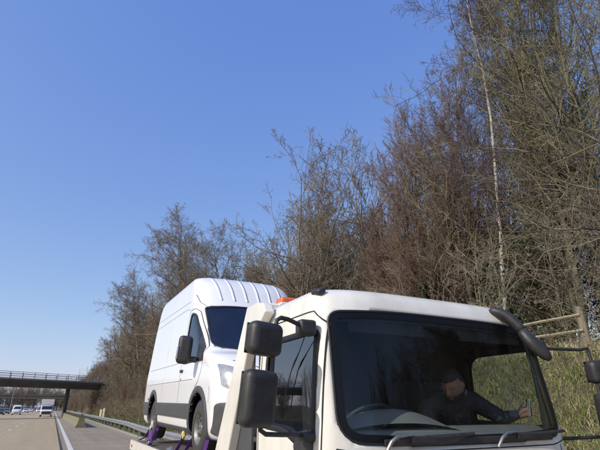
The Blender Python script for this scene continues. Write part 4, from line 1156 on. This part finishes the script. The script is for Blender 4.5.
CACHE = {}
def plant_tree(name, loc, kind, H, seed, bk, tw, label, group, lean=(0, 0), buds=0, seeds=0, rscale=1.0, fine=1.0, cat='tree', bark_m=None, rz=0.0, scale=1.0, stem=None):
    """seed already used: the copy shares the meshes and is turned and scaled"""
    x, y = loc; z = float(bank(x, y))
    t = thing(name, (x, y, z), label, cat, group, rz); t.scale = (scale, scale, scale)
    if seed in CACHE:
        for nm, me in CACHE[seed]:
            link(bpy.data.objects.new(nm, me), t)
        return t
    tr, cr, tips = tree_geo(kind, H, seed, 1.0, lean, rscale, fine, stem)
    o = [obj_from('trunk', tr.mesh('trunk'), bark_m or m_bark[bk], t), obj_from('crown', cr.mesh('crown'), m_twig[tw], t)]
    g = np.random.default_rng(seed + 99); pts = tips[:, 1:].reshape(-1, 3)
    if buds:
        q = pts[g.random(len(pts)) < buds]; V, F = leaf_quads(q, .05, g)
        o.append(obj_from('buds', np_mesh('buds', V, F), m_bud, t, False))
    if seeds:
        q = tips[g.random(len(tips)) < seeds, -1]
        c = np.repeat(q, 10, 0) + g.normal(0, .05, (len(q) * 10, 3)); V, F = leaf_quads(c, .07, g, 1.2)
        o.append(obj_from('seed_clusters', np_mesh('seed_clusters', V, F), m_seed, t, False))
    CACHE[seed] = [(q.name.split('.')[0], q.data) for q in o]
    return t
G1 = 'bare trees along the top of the bank'
plant_tree('ash_tree', (12.8, 24.0), 'ash', 13.2, 11, 'grey', 'grey', 'bare forked tree with dark seed clusters rising behind the van roof', G1, seeds=.02, lean=(.04, -.03))
plant_tree('hornbeam_tree', (15.6, 16.6), 'upright', 13.6, 21, 'red', 'red', 'tall reddish-brown twiggy tree between the forked tree and the birch', G1, rz=1.9)
plant_tree('hornbeam_tree', (17.4, 15.0), 'upright', 15.5, 21, 'red', 'red', 'reddish-brown bushy tree standing close left of the white birch', G1, rz=2.1, scale=1.02)
plant_tree('hornbeam_tree', (16.0, 21.0), 'upright', 15.5, 21, 'red', 'red', 'lower brown twiggy tree just right of the forked tree', G1, rz=4.0, scale=.6)
BIRCH = [(0, 0, -.3), (.08, -.03, .2), (.15, -.07, .63), (.37, -.19, 2.3), (.49, -.25, 3.8), (.63, -.32, 4.9), (.72, -.36, 6.25), (.85, -.43, 7.65), (.98, -.5, 9.4), (1.07, -.54, 10.5),
         (1.09, -.55, 11.8), (1.1, -.56, 13.1), (1.07, -.54, 14.4), (.99, -.5, 15.8), (.98, -.5, 17.2), (1.04, -.53, 18.7), (1.22, -.62, 21.0), (1.41, -.72, 23.3)]
plant_tree('birch_tree', (14.2, 11.7), 'birch', 25, 31, 'pale', 'plum', 'slender white-barked birch rising above the truck cab', G1, bark_m=m_birch, stem=BIRCH)
plant_tree('willow_tree', (16.2, 9.9), 'willow', 20.5, 41, 'olive', 'olive', 'tall budding tree with olive twigs right of the birch', G1, buds=.20)
plant_tree('willow_tree', (17.6, 8.6), 'willow', 20.5, 41, 'olive', 'olive', 'tall budding tree filling the upper right corner', G1, rz=2.6, scale=1.08)
plant_tree('willow_tree', (18.6, 12.0), 'willow', 20.5, 41, 'olive', 'olive', 'budding tree directly behind the birch trunk', G1, rz=4.4, scale=.95)
plant_tree('thorn_tree', (11.8, 4.1), 'thorn', 11.5, 51, 'dark', 'olive', 'dark-limbed tree reaching in from the right edge above the fence', G1, lean=(-.02, .10))
plant_tree('oak_tree', (12.2, 46), 'oak', 17.0, 61, 'grey', 'grey', 'tall spreading bare tree left of the van roof', G1, rscale=1.15)
plant_tree('oak_tree', (14.0, 57), 'oak', 17, 61, 'grey', 'grey', 'bare tree on the bank second in line beyond the van', G1, rz=1.0, scale=.92)
plant_tree('oak_tree', (13.0, 67), 'oak', 17, 61, 'grey', 'grey', 'greyish bare tree above the cream marker boards', G1, rz=2.2, scale=.80)
plant_tree('oak_tree', (13.5, 78), 'oak', 17, 61, 'grey', 'grey', 'small bare tree just before the overbridge end', G1, rz=3.6, scale=.70)
plant_tree('oak_tree', (14.0, 91), 'oak', 17, 61, 'grey', 'grey', 'low bare tree where the overbridge meets the bank', G1, rz=5.0, scale=.66)
plant_tree('oak_tree', (10.4, 53), 'oak', 17, 61, 'grey', 'grey', 'wide bare tree leaning over the bank beyond the van', G1, rz=4.2, scale=.86)
plant_tree('oak_tree', (9.8, 63), 'oak', 17, 61, 'grey', 'grey', 'bushy bare tree low on the bank left of the van', G1, rz=.2, scale=.86)
plant_tree('oak_tree', (9.6, 75), 'oak', 17, 61, 'grey', 'grey', 'small bare tree low on the bank near the overbridge', G1, rz=1.7, scale=.8)
plant_tree('oak_tree', (8.7, 83), 'oak', 17, 61, 'grey', 'grey', 'bare tree close to the guardrail just before the overbridge', G1, rz=2.9, scale=.64)
plant_tree('oak_tree', (9.6, 69), 'oak', 17, 61, 'grey', 'grey', 'dense bare tree over the cream boards, low on the bank', G1, rz=5.4, scale=.74)
plant_tree('oak_tree', (10.8, 60), 'oak', 17, 61, 'grey', 'grey', 'bare tree filling the gap between two bank trees beyond the van', G1, rz=3.3, scale=.84)
plant_tree('oak_tree', (9.4, 93), 'oak', 17, 61, 'grey', 'grey', 'small bare tree touching the overbridge parapet', G1, rz=.9, scale=.6)
plant_tree('maple_tree', (13.6, 39), 'oak', 17, 61, 'grey', 'grey', 'mid-height bare tree behind the rear of the van', G1, rz=.5, scale=.78)
plant_tree('maple_tree', (14.4, 31), 'oak', 17, 61, 'grey', 'grey', 'broad bare tree behind the middle of the van', G1, rz=3.0, scale=.74)
G2 = 'pale arching shrubs by the fence'
plant_tree('hazel_shrub', (14.6, 9.2), 'shrub', 5.6, 71, 'pale', 'grey', 'pale arching shrub just behind the wooden fence', G2, cat='shrub')
plant_tree('hazel_shrub', (13.2, 11.6), 'shrub', 5.6, 71, 'pale', 'grey', 'pale arching shrub in front of the birch trunk', G2, cat='shrub', rz=1.4, scale=1.03)
plant_tree('hazel_shrub', (13.4, 16.6), 'shrub', 5.6, 71, 'pale', 'grey', 'pale arching shrub above the left part of the cab roof', G2, cat='shrub', rz=2.9, scale=.95)
plant_tree('hazel_shrub', (15.0, 6.4), 'shrub', 5.6, 71, 'pale', 'grey', 'arching shrub right of the last fence post', G2, cat='shrub', rz=4.3, scale=1.15)

# the wood behind: one mass, instanced by geometry nodes from a few bare trees
g = np.random.default_rng(5)
protos = bpy.data.collections.new('woodland_kinds')
for i, (k, H, tw) in enumerate((('oak', 13, 'grey'), ('ash', 14, 'olive'), ('upright', 12, 'red'), ('ash', 12, 'grey'))):
    tr, cr, _ = tree_geo(k, H, 200 + i, .85 if k != 'oak' else .8, (0, 0), 1.5, .7)
    G = Geo()
    for q in (tr, cr): G.add(np.concatenate(q.V), np.concatenate(q.F[4]))
    me = G.mesh('woodland_kind'); me.materials.append(m_twig[tw]); me.polygons.foreach_set('use_smooth', np.ones(len(me.polygons), bool))
    protos.objects.link(bpy.data.objects.new('woodland_kind', me))
def wood(name, spots, label):
    me = bpy.data.meshes.new(name); me.from_pydata([(x, y, float(bank(x, y))) for x, y, s in spots], [], [])
    at = me.attributes.new('size', 'FLOAT', 'POINT'); at.data.foreach_set('value', [s for _, _, s in spots])
    o = bpy.data.objects.new(name, me); link(o); tag(o, label, 'woodland', None, 'stuff')
    nt = bpy.data.node_groups.new(name, 'GeometryNodeTree')
    nt.interface.new_socket('Geometry', in_out='INPUT', socket_type='NodeSocketGeometry'); nt.interface.new_socket('Geometry', in_out='OUTPUT', socket_type='NodeSocketGeometry')
    N, L = nt.nodes, nt.links
    gi, go = N.new('NodeGroupInput'), N.new('NodeGroupOutput'); ci = N.new('GeometryNodeCollectionInfo'); ip = N.new('GeometryNodeInstanceOnPoints')
    ci.inputs['Collection'].default_value = protos; ci.inputs['Separate Children'].default_value = True; ci.inputs['Reset Children'].default_value = True
    rv = N.new('FunctionNodeRandomValue'); rv.data_type = 'FLOAT_VECTOR'; rv.inputs[0].default_value = (0, 0, 0); rv.inputs[1].default_value = (0, 0, 6.283)
    na = N.new('GeometryNodeInputNamedAttribute'); na.data_type = 'FLOAT'; na.inputs['Name'].default_value = 'size'
    L.new(gi.outputs[0], ip.inputs['Points']); L.new(ci.outputs[0], ip.inputs['Instance']); ip.inputs['Pick Instance'].default_value = True
    L.new(rv.outputs[0], ip.inputs['Rotation']); L.new(na.outputs[0], ip.inputs['Scale']); L.new(ip.outputs[0], go.inputs[0])
    o.modifiers.new('trees', 'NODES').node_group = nt
    return o
spots = []
for y in np.arange(-30, 112, 3.0):
    for x in (18.5, 22, 27):
        spots.append((x + g.uniform(-1.6, 1.6), y + g.uniform(-1.4, 1.4), g.uniform(.75, 1.12) * (.66 if y < 24 else 1)))
for y in np.arange(33, 108, 4.0):
    spots.append((14.8 + g.uniform(-1.0, 1.4), y, g.uniform(.5, .85)))
    for _ in range(3): spots.append((10.6 + g.uniform(-2.4, 1.6), y + g.uniform(-2, 2), g.uniform(.16, .36)))
wood('woodland', spots, 'bare woodland filling the ground behind the front row of trees')
spots = [(x + g.uniform(-2, 2), y + g.uniform(-3, 3), g.uniform(.42, .62)) for y in np.arange(-30, 345, 5) for x in (-38, -43)]
spots += [(x + g.uniform(-2, 2), y + g.uniform(-3, 3), g.uniform(.6, .9)) for y in np.arange(116, 345, 6) for x in (12.5, 18)]
spots += [(x + g.uniform(-2, 2), y + g.uniform(-3, 3), g.uniform(.2, .4)) for y in np.arange(100, 300, 3) for x in (7.5, 9.5)]
spots += [(x + g.uniform(-2, 2), y + g.uniform(-4, 4), g.uniform(.8, 1.3)) for x in np.arange(-90, 60, 3.2) for y in (352, 360, 370)]
wood('distant_woodland', spots, 'distant line of bare trees along both sides of the motorway')

# evergreen understorey: ivy, holly and young conifers among the trunks
def foliage(name, blobs, n, size, mat, label, cat='shrub', kind=None, group=None):
    G = Geo()
    for (x, y, h, r) in blobs:
        z0 = float(bank(x, y)); k = int(n * r * h)
        c = g.normal(size=(max(6, int(7 * r * h)), 3)) * np.array([r * .45, r * .45, h * .26]) + np.array([x, y, z0 + h * .48])
        i = g.integers(0, len(c), k); P = c[i] + g.normal(size=(k, 3)) * np.array([.32, .32, .28]) * min(1, r)
        P[:, 2] = np.maximum(P[:, 2], bank(P[:, 0], P[:, 1]) + .02)
        G.add(*leaf_quads(P, size, g))
    return obj_from(name, G.mesh(name), mat, None, False)
bl = []
for y in np.arange(-4, 32, 2.2):
    bl.append((17 + g.uniform(-1.5, 2.5), y + g.uniform(-1, 1), g.uniform(2.6, 5.5), g.uniform(1.0, 1.9)))
for y in np.arange(-6, 34, 2.6):
    bl.append((20.5 + g.uniform(-1.5, 2.5), y + g.uniform(-1, 1), g.uniform(5, 9.5), g.uniform(1.2, 2.0)))
tag(foliage('understorey', bl, 330, .13, m_leaf, ''), 'dark evergreen undergrowth between the trunks behind the fence', 'undergrowth', None, 'stuff')
cf = thing('conifer_tree', (17.5, 28.5, float(bank(17.5, 28.5))), 'dark green conifer half hidden behind the forked tree', 'tree')
hC = 9.5
MB().tube([(0, 0, -.2), (0, 0, hC * .5), (0, 0, hC)], [.16, .1, .02], 8).obj('trunk', m_bark['dark'], cf)
P = []
for i in range(26):
    z = 1.0 + (hC - 1.2) * i / 26; rr = 2.4 * (1 - i / 27) + .15
    for a in g.uniform(0, 6.28, 9):
        t = g.random(70) ** .7
        P.append(np.stack([np.cos(a) * rr * t, np.sin(a) * rr * t, z - .25 * rr * t], 1) + g.normal(0, .10, (70, 3)))
V, F = leaf_quads(np.concatenate(P), .17, g); obj_from('crown', np_mesh('crown', V, F), m_leaf, cf, False)

# bramble thicket, grass and dead stems on the bank
def scatter(n, x0, x1, y0, y1, pw=1.0):
    X = g.uniform(x0, x1, n); Y = y0 + (y1 - y0) * g.random(n) ** pw
    return X, Y, bank(X, Y)
def stems(n, x0, x1, y0, y1, L, r, arch, up0=1.0, pw=1.0, k=6):
    X, Y, Z = scatter(n, x0, x1, y0, y1, pw); p = np.stack([X, Y, Z - .05], 1)
    d = unit(np.stack([g.normal(0, .5, n), g.normal(0, .5, n), np.full(n, up0)], 1))
    Ls = g.uniform(*L, n); P = path(g, p, d, Ls, k, .18, arch)
    P[..., 2] = np.maximum(P[..., 2], bank(P[..., 0], P[..., 1]) + .02)
    Rr = np.broadcast_to(np.linspace(1, .45, k), (n, k)) * g.uniform(r * .7, r * 1.3, n)[:, None]
    return P, Rr
G = Geo()
ptsb = []
for a_ in ((2000, 6.6, 10.8, 1, 32, (.8, 2.2), .006, -.18), (1300, 13.0, 16, 1, 32, (1.0, 2.6), .006, -.16)):
    P, Rr = stems(*a_); G.add(*tubes(P, Rr, 3)); ptsb.append(P)
ptsb = np.concatenate(ptsb)
P, Rr = stems(5200, 6.3, 13, 28, 112, (1.0, 2.6), .012, -.12); G.add(*tubes(P, Rr, 3))
tag(obj_from('bramble_thicket', G.mesh('bramble_thicket'), pm('bramble_stems', (.22, .17, .12), .85, scale=3, c2=(.12, .085, .06), island=.45)), 'tangled brown bramble stems arching over the bank', 'brambles', None, 'stuff')
q = ptsb[:, 2:].reshape(-1, 3); q = q[(g.random(len(q)) < .55) & (np.sin(q[:, 0] * 1.6 + 2 * np.sin(q[:, 1] * .7)) * np.cos(q[:, 1] * 1.1) > .05)]; q = np.repeat(q, 3, 0) + g.normal(0, .06, (len(q) * 3, 3))
V, F = leaf_quads(q, .058, g); G2_ = Geo(); G2_.add(V, F)
X, Y, Z = scatter(5000, 5.4, 12, 30, 112); V, F = leaf_quads(np.stack([X, Y, Z + g.uniform(.02, .5, 5000)], 1), .09, g); G2_.add(V, F)
tag(obj_from('bramble_leaves', G2_.mesh('bramble_leaves'), m_leaf2, None, False), 'green bramble and ground ivy leaves on the bank', 'leaves', None, 'stuff')

def blades(n, x0, x1, y0, y1, h, w, pw=1.0, clump=True):
    X, Y, Z = scatter(n, x0, x1, y0, y1, pw)
    if clump:
        k = np.sin(X * 2.1 + 1.3 * np.sin(Y * 1.1)) * np.cos(Y * 1.7 + X * .6) + g.normal(0, .45, n); m = k > -.1; X, Y, Z = X[m], Y[m], Z[m]
    n = len(X); p = np.stack([X, Y, Z - .02], 1); a = g.uniform(0, 6.28, n)
    side = np.stack([np.cos(a), np.sin(a), np.zeros(n)], 1) * (w * g.uniform(.6, 1.3, n))[:, None]
    lean_ = np.stack([g.normal(0, .45, n), g.normal(0, .45, n), np.ones(n)], 1); H = (h * g.uniform(.5, 1.3, n))[:, None]
    m1 = p + unit(lean_) * H * .55; tip = m1 + unit(lean_ * np.array([2.2, 2.2, .7])) * H * .5
    V = np.stack([p - side, p + side, m1 + side * .8, m1 - side * .8, tip], 1).reshape(-1, 3); b = np.arange(n)[:, None] * 5
    return V, b + np.array([[0, 1, 2, 3]]), b + np.array([[3, 2, 4]])
def grass(name, sets, mat, label):
    G = Geo()
    for s in sets:
        V, Fq, Ft = blades(*s); n0 = G.n; G.add(V, Fq); G.F.setdefault(3, []).append(Ft + n0)
    return tag(obj_from(name, G.mesh(name), mat, None, False), label, 'grass', None, 'stuff')
grass('grass', [(120000, 5.2, 10.2, 1, 16, .21, .006), (22000, 10.0, 12.8, 1, 16, .18, .006), (50000, 5.2, 11.5, 1, 16, .12, .006, 1.0, False), (26000, 5.2, 13, 14, 40, .26, .010), (30000, 5.05, 7.2, 28, 112, .28, .016)],
      pm('verge_grass', (.20, .26, .06), .7, scale=.7, c2=(.10, .13, .035), island=.45), 'green grass growing up the roadside bank')
grass('dry_grass', [(70000, 5.6, 13, 1, 20, .30, .005), (16000, 5.2, 13, 18, 112, .40, .012)],
      pm('straw_grass', (.50, .42, .25), .85, scale=.8, c2=(.30, .24, .14), island=.4), 'dead straw-coloured grass and stems on the bank')
V, Fq, Ft = blades(9000, -.2, .2, 47.2, 108, .18, .02, 1.0, False)
V[:, 2] += .78 - .02; V[:, 0] += 2.42 - .48 * sstep(47, 107, V[:, 1])
Gm = Geo(); Gm.add(V, Fq); Gm.F.setdefault(3, []).append(Ft)
tag(obj_from('moss_grass', Gm.mesh('moss_grass'), pm('barrier_moss', (.14, .14, .05), .85, scale=2, c2=(.09, .08, .035), island=.4), None, False), 'grass and moss growing on top of the concrete barrier', 'grass', None, 'stuff')
